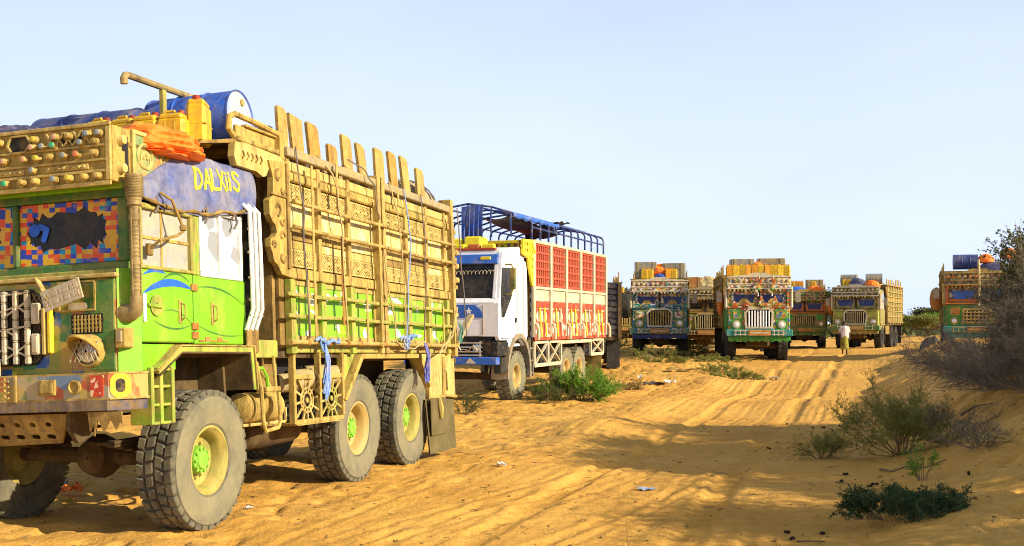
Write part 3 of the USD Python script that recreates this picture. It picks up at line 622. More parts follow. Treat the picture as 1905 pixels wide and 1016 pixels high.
# visor box with coloured reflector knobs
VX, VY0, VY1, VZ0, VZ1 = 1.15, -1.36, -1.10, 2.80, 3.27
v_ = MB().box(-VX, VX, VY0, VY0 + .03, VZ0 + .02, VZ1, .006); v_.box(-VX, VX, VY0 + .03, VY1, VZ0 + .02, VZ0 + .045); v_.box(-VX, VX, VY0 + .03, VY1, VZ1 - .03, VZ1 - .002); v_.box(VX - .03, VX, VY0 + .03, VY1, VZ0 + .045, VZ1 - .03); v_.box(-VX, -VX + .03, VY0 + .03, VY1, VZ0 + .045, VZ1 - .03)
a('visor', v_, 'ochre')
tr = MB()
for z, hh in ((VZ1 + .005, .03), (3.105, .018), (2.99, .02), (2.90, .022), (VZ0 + .0, .035)): tr.box(-VX - .012, VX + .012, VY0 - .018, VY0, z - hh / 2, z + hh / 2, .005)
for x in (VX - .01, -VX + .01): tr.box(x - .022, x + .022, VY0 - .02, VY0 - .001, VZ0 + .02, VZ1 - .02, .005)
a('visor_trim', tr, 'ochre_pale')
cav = MB()
for cx in (.30, -.45): cav.poly([(cx - .11, 3.17), (cx - .07, 3.115), (cx + .05, 3.115), (cx + .10, 3.17), (cx + .06, 3.235), (cx - .07, 3.235)], VY0 - .004, VY0 + .001, 'xz')
for cx in (.70, .78, .87): cav.poly([(cx - .035, 3.165), (cx, 3.13), (cx + .035, 3.165), (cx, 3.20)], VY0 - .004, VY0 + .001, 'xz')
put_each('visor_opening', cav, 'black', parent=A, tf=S)
fm = MB()
for cx in (.30, -.45):
    c = [(cx - .12, 3.17), (cx - .075, 3.108), (cx + .055, 3.108), (cx + .112, 3.17), (cx + .067, 3.243), (cx - .075, 3.243), (cx - .12, 3.17)]
    for p, q in zip(c[:-1], c[1:]): fm.bar((p[0], VY0 - .012, p[1]), (q[0], VY0 - .012, q[1]), .024, .014)
for i in range(5):
    cx = .60 + .085 * i
    for d in (-1, 1): fm.bar((cx - .04 * d, VY0 - .01, 3.12), (cx + .04 * d, VY0 - .01, 3.235), .018, .012)
for i in range(3):
    cx = -.05 + .07 * i; fm.bar((cx - .03, VY0 - .01, 3.235), (cx, VY0 - .01, 3.17), .018, .012); fm.bar((cx + .03, VY0 - .01, 3.235), (cx, VY0 - .01, 3.17), .018, .012)
put_each('visor_lattice', fm, 'ochre_pale', parent=A, tf=S)
a('green_plate', MB().box(-.14, .12, VY0 - .012, VY0, 3.035, 3.08, .004), 'carved_green')
for (x0, x1, z) in ((-.06, .34, 2.945), (.55, .95, 2.945)):
    m = MB().box(x0, x1, VY0 - .014, VY0, z - .022, z + .022, .006)
    for k in range(8): m.lathe([(.015, 0), (.012, .012), (.001, .016)], (x0 + .035 + k * (x1 - x0 - .07) / 7, VY0 - .013, z), (0, -1, 0), 8)
    a('stud_strip', m, 'ochre_pale')
knob_b = MB().lathe([(.034, 0), (.029, .008), (.026, .014), (.024, .040), (.021, .044)], (0, 0, 0), (0, -1, 0), 14); knob_c = MB().lathe([(.0235, .042), (.022, .052), (.001, .056)], (0, 0, 0), (0, -1, 0), 14)
paint('cap_green', (.04, .42, .22), amount=.1); paint('cap_red', (.62, .17, .08), amount=.15); paint('cap_grey', (.22, .28, .30), amount=.2); paint('cap_yellow', (.62, .5, .05), amount=.1); paint('cap_pink', (.60, .33, .2), amount=.2)
rows = [(3.20, [(-.14, 'ochre'), (.12, 'cap_green'), (.46, 'cap_yellow'), (.66, 'cap_pink'), (.79, 'ochre_pale'), (.96, 'cap_grey'), (1.07, 'cap_grey'), (-.3, 'cap_red')]),
        (3.135, [(.44, 'cap_pink'), (.54, 'cap_grey'), (.64, 'cap_green'), (.90, 'cap_grey'), (1.03, 'ochre')]),
        (3.045, [(.02, 'cap_yellow'), (.16, 'cap_pink'), (.36, 'cap_pink'), (.48, 'cap_yellow'), (.60, 'ochre'), (.74, 'cap_grey'), (.86, 'cap_red'), (1.02, 'ochre_pale'), (-.2, 'cap_green')]),
        (2.95, [(.44, 'cap_grey'), (-.2, 'cap_pink')]),
        (2.86, [(.04, 'cap_pink'), (.17, 'cap_green'), (.33, 'ochre'), (.46, 'ochre_pale'), (.64, 'cap_grey'), (.78, 'cap_yellow'), (.92, 'ochre'), (1.05, 'ochre_pale'), (-.12, 'cap_red')])]
for z, L in rows:
    for x, c in L:
        k = MB(); k.raw(*knob_b.arrays()); k.sm = True; k.xf(np.eye(3), (x, VY0 - .012, z)); kp = a('knob', k, 'ochre')
        k = MB(); k.raw(*knob_c.arrays()); k.sm = True; k.xf(np.eye(3), (x, VY0 - .012, z)); a('knob_cap', k, c, parent=kp)
kx = MB()
for z in (3.16, 2.93): kx.lathe([(.05, 0), (.042, .015), (.035, .05), (.001, .06)], (VX, -1.24, z), (1, 0, 0), 14)
put_each('side_knob', kx, 'ochre_pale', parent=A, tf=S); put_each('visor_slot', MB().box(VX, VX + .004, -1.17, -1.13, 2.86, 3.2).box(VX - .001, VX + .003, -1.21, -1.17, 3.08, 3.14), 'black', parent=A, tf=S)
# carved cab side board behind the visor
a('cab_side_board', MB().poly([(-1.10, 2.80), (-1.10, 3.27), (-.38, 3.26), (-.35, 3.1), (-.35, 2.80)], 1.12, 1.165), 'carved_green', 'carved green and ochre side board')
m = MB()
for cy in (-.92, -.60):
    for s in (1, -1):
        p = spiral(cy, 3.06, .12, 1.3, PI / 2, s); m.tube(np.stack([np.full(len(p), 1.168), p[:, 0], p[:, 1]], 1), .012, 5)
m.box(1.16, 1.178, -1.1, -.36, 3.24, 3.275, .004); m.box(1.16, 1.178, -1.1, -1.06, 2.8, 3.24, .004); a('board_carving', m, 'ochre_pale')
a('cab_roof', MB().box(-1.16, 1.165, -1.12, .70, 3.12, 3.17, .01), 'ochre_dark')
# exhaust stack with ringed collar
ex = MB().lathe([(.050, 1.84), (.058, 1.84), (.058, 1.90), (.05, 1.905), (.05, 2.15), (.056, 2.16), (.056, 2.2), (.05, 2.21), (.05, 2.5), (.06, 2.51), (.06, 2.55), (.052, 2.56), (.052, 2.62), (.075, 2.63), (.075, 2.66), (.068, 2.665), (.078, 2.68), (.078, 2.71), (.07, 2.715), (.082, 2.73), (.082, 2.76), (.06, 2.77), (.06, 2.82), (.088, 2.84), (.088, 2.88), (.02, 2.89)], (1.255, -1.21, 0), (0, 0, 1), 16)
ex.tube([(1.255, -1.21, 1.90), (1.255, -1.21, 1.83), (1.235, -1.205, 1.785), (1.19, -1.2, 1.77), (1.06, -1.2, 1.77)], [.062, .066, .07, .075, .075], 12)
for k in range(4): aa = k * PI / 2; ex.cyl((1.255 + .058 * math.cos(aa), -1.21 + .058 * math.sin(aa), 1.9), (1.255 + .058 * math.cos(aa), -1.21 + .058 * math.sin(aa), 2.6), .007, 5)
for k in range(14): ex.lathe([(.086, -.007), (.094, 0), (.086, .007)], (1.255, -1.21, 2.70 + .0125 * k), (0, 0, 1), 14)
for k in range(16): ex.lathe([(.052, -.010), (.057, 0), (.052, .010)], (1.255, -1.21, 1.95 + .034 * k), (0, 0, 1), 12)
ex.xf(np.diag([.80, .80, 1.0]), (1.255 * .20, -1.21 * .20, 0)); a('exhaust_stack', ex, 'pipe_metal')
m = MB().tube([(1.24, -1.02, 2.28), (1.34, -1.0, 2.36), (1.38, -.80, 2.42), (1.38, -.72, 2.46), (1.37, -.72, 2.52), (1.33, -.80, 2.72), (1.26, -.86, 2.78)], .013, 7); m.lathe([(.001, -.03), (.03, -.02), (.03, .02), (.001, .03)], (1.38, -.72, 2.49), (0, 0, 1), 10)
m.box(1.23, 1.27, -1.05, -.98, 2.24, 2.34, .01); a('mirror_arm', m, 'ochre_dark')
# bumper
bm = MB(); BY = -1.44
bp = lambda off, x1: [(-x1, BY + .12), (-x1 + .12, BY), (x1 - .12, BY), (x1, BY + .12), (x1, -1.09 + off), (-x1, -1.09 + off)]
a('bumper', MB().poly(bp(0, 1.26), 1.10, 1.285, 'xy'), 'bumper_paint')
lip = MB().poly(bp(0, 1.275), 1.085, 1.10, 'xy'); lip.poly(bp(0, 1.27), 1.285, 1.30, 'xy'); lip.box(.26, .285, BY - .012, BY + .02, 1.08, 1.30, .004); a('bumper_trim', lip, 'rail')
a('lower_bumper', MB().poly(bp(0, 1.25), 1.0, 1.085, 'xy'), 'bumper_low')
a('bumper_lamp', MB().box(.50, .66, BY - .02, BY + .01, 1.13, 1.255, .012).box(.52, .64, BY - .026, BY - .018, 1.15, 1.235, .006), 'ochre')
a('bumper_lamp', MB().lathe([(.055, 0), (.058, .02), (.045, .025), (.04, .01), (.001, .008)], (.84, BY, 1.19), (0, -1, 0), 18), 'ochre')
a('bumper_lamp', MB().box(-.05, .12, BY - .02, BY + .01, 1.13, 1.25, .012), 'steel')
m = MB()
for k in range(4): m.bar((-.15, BY - .04, 1.12 + .045 * k), (.24, BY - .04, 1.12 + .045 * k), .012, .012)
for x in (-.12, .02, .2): m.bar((x, BY - .04, 1.10), (x, BY - .04, 1.28), .012, .012)
a('lamp_guard', m, 'ochre')
a('red_patch', MB().box(.98, 1.10, BY - .006, BY + .001, 1.112, 1.278), 'bumper_red')
Pc = rotz(-PI / 4)
# yellow plate with round hole on the bumper corner
cm = MB(); ring = LineString([(0, 1.17), (0, 1.215)]).buffer(.078).difference(LineString([(0, 1.175), (0, 1.21)]).buffer(.038)); cm.poly(ring, -.006, .004, 'xz'); cm.xf(rotz(PI / 4), (1.205, BY + .065, 0)); a('tow_hole', cm, 'yellow_paint')
cm = MB().poly(LineString([(0, 1.175), (0, 1.21)]).buffer(.04), -.003, .002, 'xz'); cm.xf(rotz(PI / 4), (1.205, BY + .065, 0)); a('hole', cm, 'black')
# torn fringe and hooks below the bumper corner
m = MB()
fr = [(.93, .99), (1.24, .99), (1.25, .88), (1.22, .92), (1.19, .84), (1.16, .90), (1.13, .93), (1.10, .86), (1.07, .83), (1.045, .90), (1.02, .93), (.99, .80), (.985, .90), (.95, .84)]
m.poly(fr, BY + .02, BY + .035, 'xz'); a('torn_fringe', m, 'ochre_dark')
sk = MB(); P = Polygon([(-.95, .98), (.72, .98), (.55, .74), (-.85, .70)])
for k in range(9):
    for zz in (.90, .80): P = P.difference(LineString([(-.72 + .15 * k + (0 if zz > .85 else -.03), zz), (-.70 + .15 * k, zz - .004)]).buffer(.018))
sk.poly(P, 0, .02, 'xz'); v, f = sk.arrays(); v = v.copy(); v[:, 1] += BY + .06 + (.98 - v[:, 2]) * .55
a('skid_plate', (v, f), 'ochre_dark')
m = MB()
for x in (-.6, .72): m.poly([(BY + .06, 1.0), (BY + .45, 1.0), (BY + .30, .80), (BY + .16, .74), (BY + .05, .86)], x - .02, x + .02)
put_each('tow_bracket', m, 'grime', parent=A, tf=S)
# tarp over the cab with the painted name
def tarp_top(y): return np.where(y < -.41, 2.78 + (y + 1.16) / .75 * .43, 3.215)
def tarp_bot(y): return np.interp(y, [-1.16, -.83, -.25, .76], [2.735, 2.645, 2.655, 2.80])
def tarp_x(y, z):
    t = np.clip((z - tarp_bot(y)) / np.maximum(tarp_top(y) - tarp_bot(y), .05), 0, 1)
    x = 1.235 - .03 * t + .015 * np.sin(t * 3) - .03 * t ** 10
    for yc, zc in ((-.95, 2.66), (-.2, 2.64), (.05, 2.66), (.3, 2.70), (.7, 2.78), (-.41, 3.22)):
        an = np.arctan2(z - zc, y - yc); rr = np.hypot(z - zc, y - yc); x = x + .016 * np.abs(np.sin(an * 4.5 + yc * 7)) * np.exp(-(rr / .26) ** 2)
    x = x + .012 * np.sin(y * 23 + 6 * z) * (1 - t) ** 1.5 + .030 * (meshkit.noise(np.stack([y * 5 - z * 2.5, z * 2.4 + y, y * 0], -1), 3) - .5) + .012 * (meshkit.noise(np.stack([y * 16, z * 4 + y * 4, y * 0], -1), 4) - .5)
    return x
u = np.linspace(0, 1, 110); w_ = np.linspace(0, 1, 50); U, W = np.meshgrid(u, w_, indexing='ij'); yy = -1.16 + 1.92 * U; zz = tarp_bot(yy) + (tarp_top(yy) - tarp_bot(yy)) * W
outer = np.stack([tarp_x(yy, zz), yy, zz], -1)
flap = [outer[:, -1] + np.array([-.05 * k, 0, .012 * min(k, 2) - .004 * k * k]) for k in range(1, 6)]
P = np.concatenate([outer, np.stack(flap, 1)], 1)
tm = MB().grid(P); bk = P[:, ::-1] - np.array([.012, 0, 0]); tm.grid(bk)
tarp = thing('tarpaulin', 'dusty blue tarp lettered DALXiiS draped over the lime green cab', 'tarpaulin', mat=(SMAT, SW([0, 0, 0])))
put('sheet', tm, 'blue_tarp', tarp, smooth=True)
LET = {'D': [[(0, 0), (.02, 1)], [(-.05, 1), (.30, .97), (.52, .72), (.50, .38), (.30, .08), (-.02, 0)]], 'A': [[(0, 0), (.30, 1), (.55, 0)], [(.12, .36), (.48, .36)]], 'L': [[(0, 1), (.02, .02), (.42, .03)]],
       'X': [[(0, 1), (.48, 0)], [(.48, 1), (0, 0)]], 'i': [[(0, 0), (.02, .62)], [(.02, .86), (.02, .88)]], 'S': [[(.46, .86), (.30, 1), (.06, .92), (.04, .66), (.26, .52), (.44, .36), (.40, .08), (.16, -.04), (-.04, .1)]]}
cur = -.30; H = .175; XS = .215
lt = MB()
for ch, adv in (('D', .66), ('A', .64), ('L', .50), ('X', .66), ('i', .27), ('i', .30), ('S', .6)):
    sh_ = unary_union([LineString([(cur + x * XS, 2.90 + (cur + .285) * .115 + yv * H) for x, yv in st]).buffer(.0155) for st in LET[ch]])
    if ch == 'S': pass
    lt.poly(sh_, 0, .002); cur += adv * XS
v, f = lt.arrays(); v, f = trimesh.remesh.subdivide_to_size(v, f, .03); v = v.copy(); v[:, 0] = tarp_x(v[:, 1], v[:, 2]) + .004 + v[:, 0]
put('lettering', (v, f), 'yellow_paint', tarp, 'hand painted yellow word DALXiiS')
m = MB(); yb = np.linspace(-1.14, .75, 40); m.tube(np.stack([tarp_x(yb, tarp_bot(yb)) + .012, yb, tarp_bot(yb) + .02 + .012 * np.sin(yb * 14)], 1), .014 + .006 * np.sin(yb * 31), 7)
put('hem', m, 'ochre_dark', tarp); m = MB()
for yv in (-.95, -.2, .3): m.tube([(1.25, yv, 2.7), (1.265, yv + .03, 2.74), (1.26, yv + .06, 2.66), (1.255, yv + .02, 2.60)], .012, 5)
put_each('tie', m, 'rope_dark', tarp)
# chrome tubes behind the cab, steps, tanks
for k in range(3):
    y = .53 + .085 * k; m = MB().tube([(1.24, y - .02, 2.86), (1.30, y, 2.79), (1.31, y, 2.3), (1.31, y, 1.86), (1.28, y - .015, 1.76), (1.25, y - .03, 1.66)], .021, 10); a('chrome_tube', m, 'white_metal')
m = MB()
for z in (2.62, 2.40, 2.16, 1.95, 1.80): m.box(1.285, 1.30, .50, .74, z - .012, z + .012)
a('tube_clamp', m, 'steel'); a('mud_plate', MB().box(1.25, 1.27, .48, .70, 1.45, 1.67, .008), 'ochre_dark')
a('rear_cab_panel', MB().box(1.17, 1.24, .60, 1.12, 1.40, 1.575, .01), 'lime_worn')
st = MB(); st.tube([(1.24, .68, 1.36), (1.30, .66, 1.1), (1.34, .62, .76), (1.34, .66, .70), (1.34, .90, .72), (1.34, .95, .78), (1.30, 1.0, 1.06)], .02, 7); st.box(1.22, 1.34, .70, .98, 1.07, 1.12, .01); st.tube([(1.24, 1.02, 1.42), (1.27, 1.0, 1.10)], .018, 7); st.tube([(1.22, .75, 1.32), (1.25, .95, 1.10)], .014, 6)
a('cab_step', st, 'ochre')
m = MB().tube([(1.2, .72, 1.30), (1.24, .80, 1.30), (1.25, .86, 1.22), (1.25, .88, 1.12)], .018, 7); a('green_hose', m, 'lime')
for y0, y1 in ((.60, .90), (.98, 1.28)):
    m = MB().lathe([(.001, -.02), (.10, -.01), (.15, .03), (.15, y1 - y0 - .03), (.10, y1 - y0 + .01), (.001, y1 - y0 + .02)], (1.08, y0, .92), (0, 1, 0), 18); a('air_tank', m, 'ochre')
m = MB().tube([(1.05, .55, .78), (1.15, .56, .76), (1.2, 1.3, .76), (1.2, 1.32, .90)], .016, 6); a('tank_cradle', m, 'ochre_pale')
a('rear_arch_plate', MB().box(1.02, 1.05, 1.12, 1.44, .70, 1.45, .005), 'ochre_dark')

# ---- cargo body
a('body_floor', MB().box(-1.20, 1.19, 1.16, 6.36, 1.40, 1.50), 'underbody')
a('front_bulkhead', MB().box(-1.22, 1.16, 1.18, 1.24, 1.50, 3.42), 'ochre_dark')
a('body_side', MB().box(1.16, 1.20, 1.25, 6.32, 1.50, 3.44), 'ochre_dark')
a('body_side', MB().box(-1.24, -1.18, 1.25, 6.32, 1.50, 3.56), 'ochre_dark')
a('tailgate', MB().box(-1.18, 1.155, 6.26, 6.32, 1.50, 3.56), 'ochre_dark')
post_y = [1.40, 2.10, 2.85, 3.69, 4.60, 5.32, 6.04, 6.29]
for y in post_y:
    if y == 3.69:
        for d in (-.085, .05): a('post', MB().box(1.205, 1.30, y + d, y + d + .085, 1.44, 3.60, .008), 'rail')
    elif y == 6.29: a('post', MB().box(1.10, 1.30, y - .05, y + .05, 1.40, 3.66, .012), 'rail')
    else:
        a('post', MB().box(1.205, 1.262, y - .036, y + .036, 2.22, 3.44, .006), 'rail'); a('post', MB().box(1.205, 1.285, y - .05, y + .05, 1.44, 2.20, .006), 'lime_worn' if y < 3 else 'rail_green')
edges = [(1.445, 2.055), (2.145, 2.805), (2.895, 3.60), (3.83, 4.555), (4.645, 5.275), (5.365, 5.995), (6.085, 6.24)]
for i, (y0, y1) in enumerate(edges):
    a('green_panel', MB().box(1.20, 1.215, y0, y1, 1.60, 2.19, .004), 'green_dabs')
    fm = MB()
    for (b0, b1, c0, c1) in ((y0, y1, 1.56, 1.63), (y0, y1, 2.15, 2.20), (y0, y0 + .035, 1.63, 2.15), (y1 - .035, y1, 1.63, 2.15)): fm.box(1.2, 1.228, b0, b1, c0, c1, .004)
    a('panel_border', fm, 'rail_green' if i % 2 else 'rail')
    a('painted_panel', MB().box(1.20, 1.216, y0, y1, 2.75, 3.0, .004), 'floral')
    for (z0, z1) in ((2.625, 2.715), (2.53, 2.615)): a('board', MB().box(1.20, 1.218 + .006 * ((i + int(z0 * 100)) % 2), y0, y1, z0, z1, .006), ('ochre_pale', 'floral', 'ochre', 'ochre_dark')[(i * 3 + int(z0 * 50)) % 4])
    for (z0, z1) in ((2.345, 2.525), (3.02, 3.205)):
        bw = y1 - y0
        a('fretwork', MB().poly(fretwork(bw, z1 - z0), 0, .022).xf(np.eye(3), (1.204, y0, z0)), 'ochre_pale')
for (y0, y1) in ((1.36, 2.42), (2.44, 3.60), (3.83, 5.0), (5.01, 6.24)):
    a('top_rail', MB().box(1.21, 1.285, y0, y1, 3.465, 3.56, .01), 'plank_grey')
    a('moulding', MB().box(1.195, 1.245, y0, y1, 3.325, 3.43, .012), 'ochre_pale'); a('moulding', MB().box(1.195, 1.262, y0, y1, 3.22, 3.315, .018), 'ochre')
    a('waist_board', MB().box(1.195, 1.25, y0, y1, 2.215, 2.325, .01), 'ochre')
    a('sill', MB().box(1.195, 1.24, y0, y1, 1.45, 1.545, .01), 'rail_green' if y0 < 3 else 'rail')
for z, r, mm in ((2.995, .022, 'rail'), (2.735, .022, 'rail')):
    for (y0, y1) in ((1.37, 3.76), (3.80, 6.28)): a('rail', MB().tube([(1.325, y0, z), (1.325, (y0 + y1) / 2, z - .012), (1.325, y1, z)], r, 9), mm)
for z in (2.045, 1.825):
    rj = random.Random(int(z * 100)); L_ = [(1.31, 1.22 + 5.0 * k / 7, z + rj.uniform(-.012, .012)) for k in range(8)]; m = MB()
    for p, q in zip(L_[:-1], L_[1:]): m.bar(p, q, .036, .040, c=.006)
    a('rail', m, 'rail_green')
a('rail', MB().tube([(1.33, 1.20, 1.555), (1.33, 1.34, 1.555), (1.33, 6.26, 1.55)], [.035, .024, .024], 9), 'rail')
m = MB()
for y in (1.6, 2.1, 2.55, 2.9, 3.6, 4.2, 5.0, 5.6): m.lathe([(.024, -.02), (.036, -.015), (.036, .015), (.024, .02)], (1.33, y, 1.555), (0, 1, 0), 9); m.box(1.24, 1.33, y - .012, y + .012, 1.545, 1.56)
a('rail_bracket', m, 'rust')
for y, z0, z1, mm in ((1.77, 1.58, 3.42, 'rail'), (2.38, 3.02, 3.54, 'rail'), (2.46, 1.75, 2.74, 'rust'), (3.52, 1.52, 3.30, 'rail'), (4.15, 3.3, 3.5, 'rail'), (5.66, 1.56, 2.1, 'rail'), (6.12, 1.5, 3.4, 'rail'), (1.62, 1.56, 2.2, 'rail'), (3.1, 1.56, 2.2, 'rail')):
    a('strap', MB().box(1.336, 1.348, y - .022, y + .022, z0, z1, .003), mm)
# front carved boards of the body
oc = [(1.00, 3.36), (1.36, 3.40), (1.36, 2.22), (1.20, 2.24), (1.12, 2.33), (1.05, 2.36), (1.02, 2.44), (.985, 2.50), (.99, 2.58), (1.06, 2.60), (1.12, 2.645), (1.10, 2.72), (1.04, 2.755), (.985, 2.82), (.975, 2.96), (1.06, 3.02), (1.07, 3.20)]
a('carved_board', MB().poly(Polygon(oc).buffer(.012).buffer(-.012), 1.20, 1.265), 'ochre', 'carved scroll board at the front of the body')
m = MB(); K = lambda p, r=.016: m.tube(np.stack([np.full(len(p), 1.268), p[:, 0], p[:, 1]], 1), r, 5)
for cy, cz, r0, t, a0, s in ((1.17, 3.22, .075, .7, PI / 2, 1), (1.25, 3.10, .06, .6, 0, -1), (1.14, 2.90, .08, .75, -PI / 2, 1), (1.25, 2.78, .06, .6, PI, 1), (1.22, 2.62, .065, .7, 0, 1), (1.06, 2.52, .045, .8, PI, -1), (1.22, 2.42, .08, .65, 0, -1)): K(spiral(cy, cz, r0, t, a0, s))
m.box(1.262, 1.282, 1.0, 1.36, 3.02, 3.035, .003); m.box(1.262, 1.286, 1.325, 1.37, 2.3, 3.38, .004); a('carving', m, 'ochre_dark')
hd_ = [(.42, 3.22), (.38, 3.30), (.40, 3.44), (.60, 3.46), (1.36, 3.44), (1.36, 3.385), (1.14, 3.36), (1.05, 3.30), (.98, 3.20), (.92, 3.18), (.80, 3.215)]
a('carved_header', MB().poly(Polygon(hd_), 1.17, 1.24), 'ochre_pale', 'carved header board reaching over the cab gap')
m = MB()
for k in range(5): m.bar((1.243, .52 + .085 * k, 3.30), (1.243, .56 + .085 * k, 3.335), .014, .016, (1, 0, 0)); m.bar((1.243, .56 + .085 * k, 3.335), (1.243, .53 + .085 * k, 3.375), .014, .016, (1, 0, 0))
put_each('header_chevrons', m, 'ochre_dark', parent=A, tf=S)
hb = MB()      # hollow scroll box above the header
hb.tube([(1.2, .45, 3.50), (1.2, .36, 3.56), (1.2, .38, 3.68), (1.2, .48, 3.72), (1.2, .9, 3.71), (1.2, 1.35, 3.68)], .03, 8); hb.box(1.14, 1.22, .5, 1.38, 3.47, 3.52, .01); hb.box(1.13, 1.17, .55, 1.38, 3.52, 3.64, .02); hb.box(1.15, 1.24, 1.30, 1.40, 3.40, 3.70, .012); hb.box(1.13, 1.2, .70, 1.3, 3.64, 3.665, .006)
a('scroll_box', hb, 'ochre'); a('scroll_shelf', MB().poly([(-.15, 3.33), (-.12, 3.36), (.5, 3.49), (1.3, 3.50), (1.3, 3.455), (.45, 3.44)], -1.1, 1.20), 'ochre_dark')
a('gap_shade_sheet', MB().box(-1.1, 1.0, 1.14, 1.17, 1.5, 3.4), 'black')  # black sheet put in for the shade between cab and body
# loose uprights along the top of the body side
plk = [(1.44, .20, 4.02, 0), (1.76, .25, 4.00, 0), (2.17, .26, 4.00, 1), (2.60, .24, 3.83, 1), (3.02, .25, 4.02, 0), (3.46, .23, 4.0, 0), (3.93, .27, 4.02, 0), (4.41, .25, 4.06, 1), (4.87, .24, 4.08, 0), (5.33, .27, 3.99, 0)]
for i, (y, w, zt, c) in enumerate(plk):
    top = [(y, zt - .02), (y + .02, zt), (y + w - .05, zt - .012), (y + w, zt - .06)] if i != 1 else [(y - .03, zt + .0), (y + w, zt - .03)]
    P = [(y + .03 * (i % 2) + .02, 3.0)] + top + [(y + w + .03, 3.0)]
    pb = MB().poly(P, 1.115, 1.15); vv, ff = pb.arrays(); vv = vv.copy(); vv[:, 0] -= (vv[:, 2] - 3.4) * (.02 + .03 * ((i * 7) % 3)); 
    a('plank', (vv, ff), 'plank_wood_orange' if c else 'plank_wood')
a('roof_frame', MB().box(-1.15, 1.1, 1.2, 6.2, 3.40, 3.44), 'underbody')
# lattice locker slung under the body
m = MB()
for y in (1.45, 2.03, 2.60): m.box(1.18, 1.25, y - .022, y + .022, .72 if y < 2.5 else .76, 1.46, .006)
for z in (.735, 1.20): m.box(1.19, 1.245, 1.45, 2.60, z - .025, z + .025, .006)
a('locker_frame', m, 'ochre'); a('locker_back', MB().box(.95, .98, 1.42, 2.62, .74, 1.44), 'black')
for (y0, y1) in ((1.475, 2.005), (2.055, 2.575)):
    m = MB(); cy, cz = (y0 + y1) / 2, .955
    for k in range(12):
        t = 2 * PI * k / 12 + .12; d = np.array([math.cos(t), math.sin(t)]); sc = min((y1 - y0) / 2 / max(abs(d[0]), 1e-3), .21 / max(abs(d[1]), 1e-3))
        m.bar((1.22, cy + d[0] * .09, cz + d[1] * .09), (1.22, cy + d[0] * sc, cz + d[1] * sc), .022, .014, (1, 0, 0))
    for r in (.085, .135):
        t = np.linspace(0, 2 * PI, 25); m.tube(np.stack([np.full(25, 1.225), cy + r * np.cos(t), cz + r * .95 * np.sin(t)], 1), .012, 5)
    m.lathe([(.03, 0), (.03, .015), (.001, .02)], (1.22, cy, cz), (1, 0, 0), 8)
    a('lattice', m, 'ochre_pale' if y0 < 2 else 'rim')
for k, (y, r) in enumerate(((1.62, .10), (1.85, .12), (2.25, .14), (2.48, .11))):
    a('stowed_roll', MB().cyl((1.0, y - .1, 1.14 + .02 * k), (1.17, y + .1, 1.15 + .02 * k), r, 14), 'sack')
a('locker_floor', MB().box(1.0, 1.24, 1.5, 2.5, .70, .72), 'ochre')
# rear arch trim, post panel, mudflap
ar = [(2.58, .93), (3.07, 1.44), (4.97, 1.44), (5.33, 1.02), (5.27, 1.00), (4.92, 1.385), (3.11, 1.385), (2.635, .91)]
a('arch_trim', MB().poly(ar, 1.10, 1.27), 'ochre'); ia = MB().box(.55, .58, 2.6, 5.3, .9, 1.40); ia.box(.58, 1.1, 2.66, 5.25, 1.37, 1.395); a('arch_liner', ia, 'grime')
a('arch_plate', MB().poly([(2.60, 1.0), (2.60, 1.44), (3.02, 1.44)], 1.16, 1.20), 'lime_worn')
P = Polygon([(5.28, .98), (5.02, 1.44), (6.36, 1.44), (6.38, .80), (6.10, .86), (5.60, .84), (5.34, .80)]).difference(Polygon([(5.98, .93), (6.08, .92), (6.05, 1.20), (5.93, 1.25)]))
a('rear_panel', MB().poly(P, 1.17, 1.22), 'ochre_pale'); m = MB()
for y in (5.33, 5.88, 5.94): m.tube([(1.23, y, 1.40), (1.235, y - .02, 1.1), (1.23, y - .03, .82)], .014, 6)
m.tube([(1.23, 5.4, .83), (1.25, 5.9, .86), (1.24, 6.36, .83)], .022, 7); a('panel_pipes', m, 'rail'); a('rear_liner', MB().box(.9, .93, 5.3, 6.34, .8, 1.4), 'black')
u = np.linspace(0, 1, 12); U, W = np.meshgrid(u, u, indexing='ij'); yy = 5.22 + 1.12 * U; zz = .10 + .73 * W
fl = np.stack([1.20 + .03 * np.sin(U * 5) * (1 - W) + .05 * (1 - W), yy, zz], -1); fm = MB().grid(fl); fm.grid(fl[::-1] - np.array([.02, 0, 0])); a('mudflap', fm, 'flap')
a('mudflap', MB().box(1.26, 1.275, 5.25, 5.82, .34, .84, .004), 'flap'); a('yellow_rag', MB().tube([(1.29, 5.52, .84), (1.30, 5.54, .7), (1.30, 5.57, .56)], [.03, .045, .02], 7), 'rim')
a('tail_arm', MB().bar((1.22, 6.34, 1.50), (1.24, 7.15, 2.02), .10, .06, c=.01), 'plank_grey')
m = MB(); m.box(1.15, 1.24, 6.30, 6.37, 1.5, 3.5, .01)
for z in (1.6, 2.0, 2.4, 2.8, 3.2): m.box(1.2, 1.30, 6.28, 6.42, z - .03, z + .03, .008)
a('corner_post', m, 'ochre')
# small carved bosses at the rear corner
m = MB()
for z in (2.5, 2.7, 2.9): m.lathe([(.001, -.05), (.04, -.03), (.045, 0), (.04, .03), (.001, .05)], (1.3, 6.38, z), (0, 0, 1), 8)
put_each('corner_boss', m, 'ochre_pale', parent=A, tf=S)

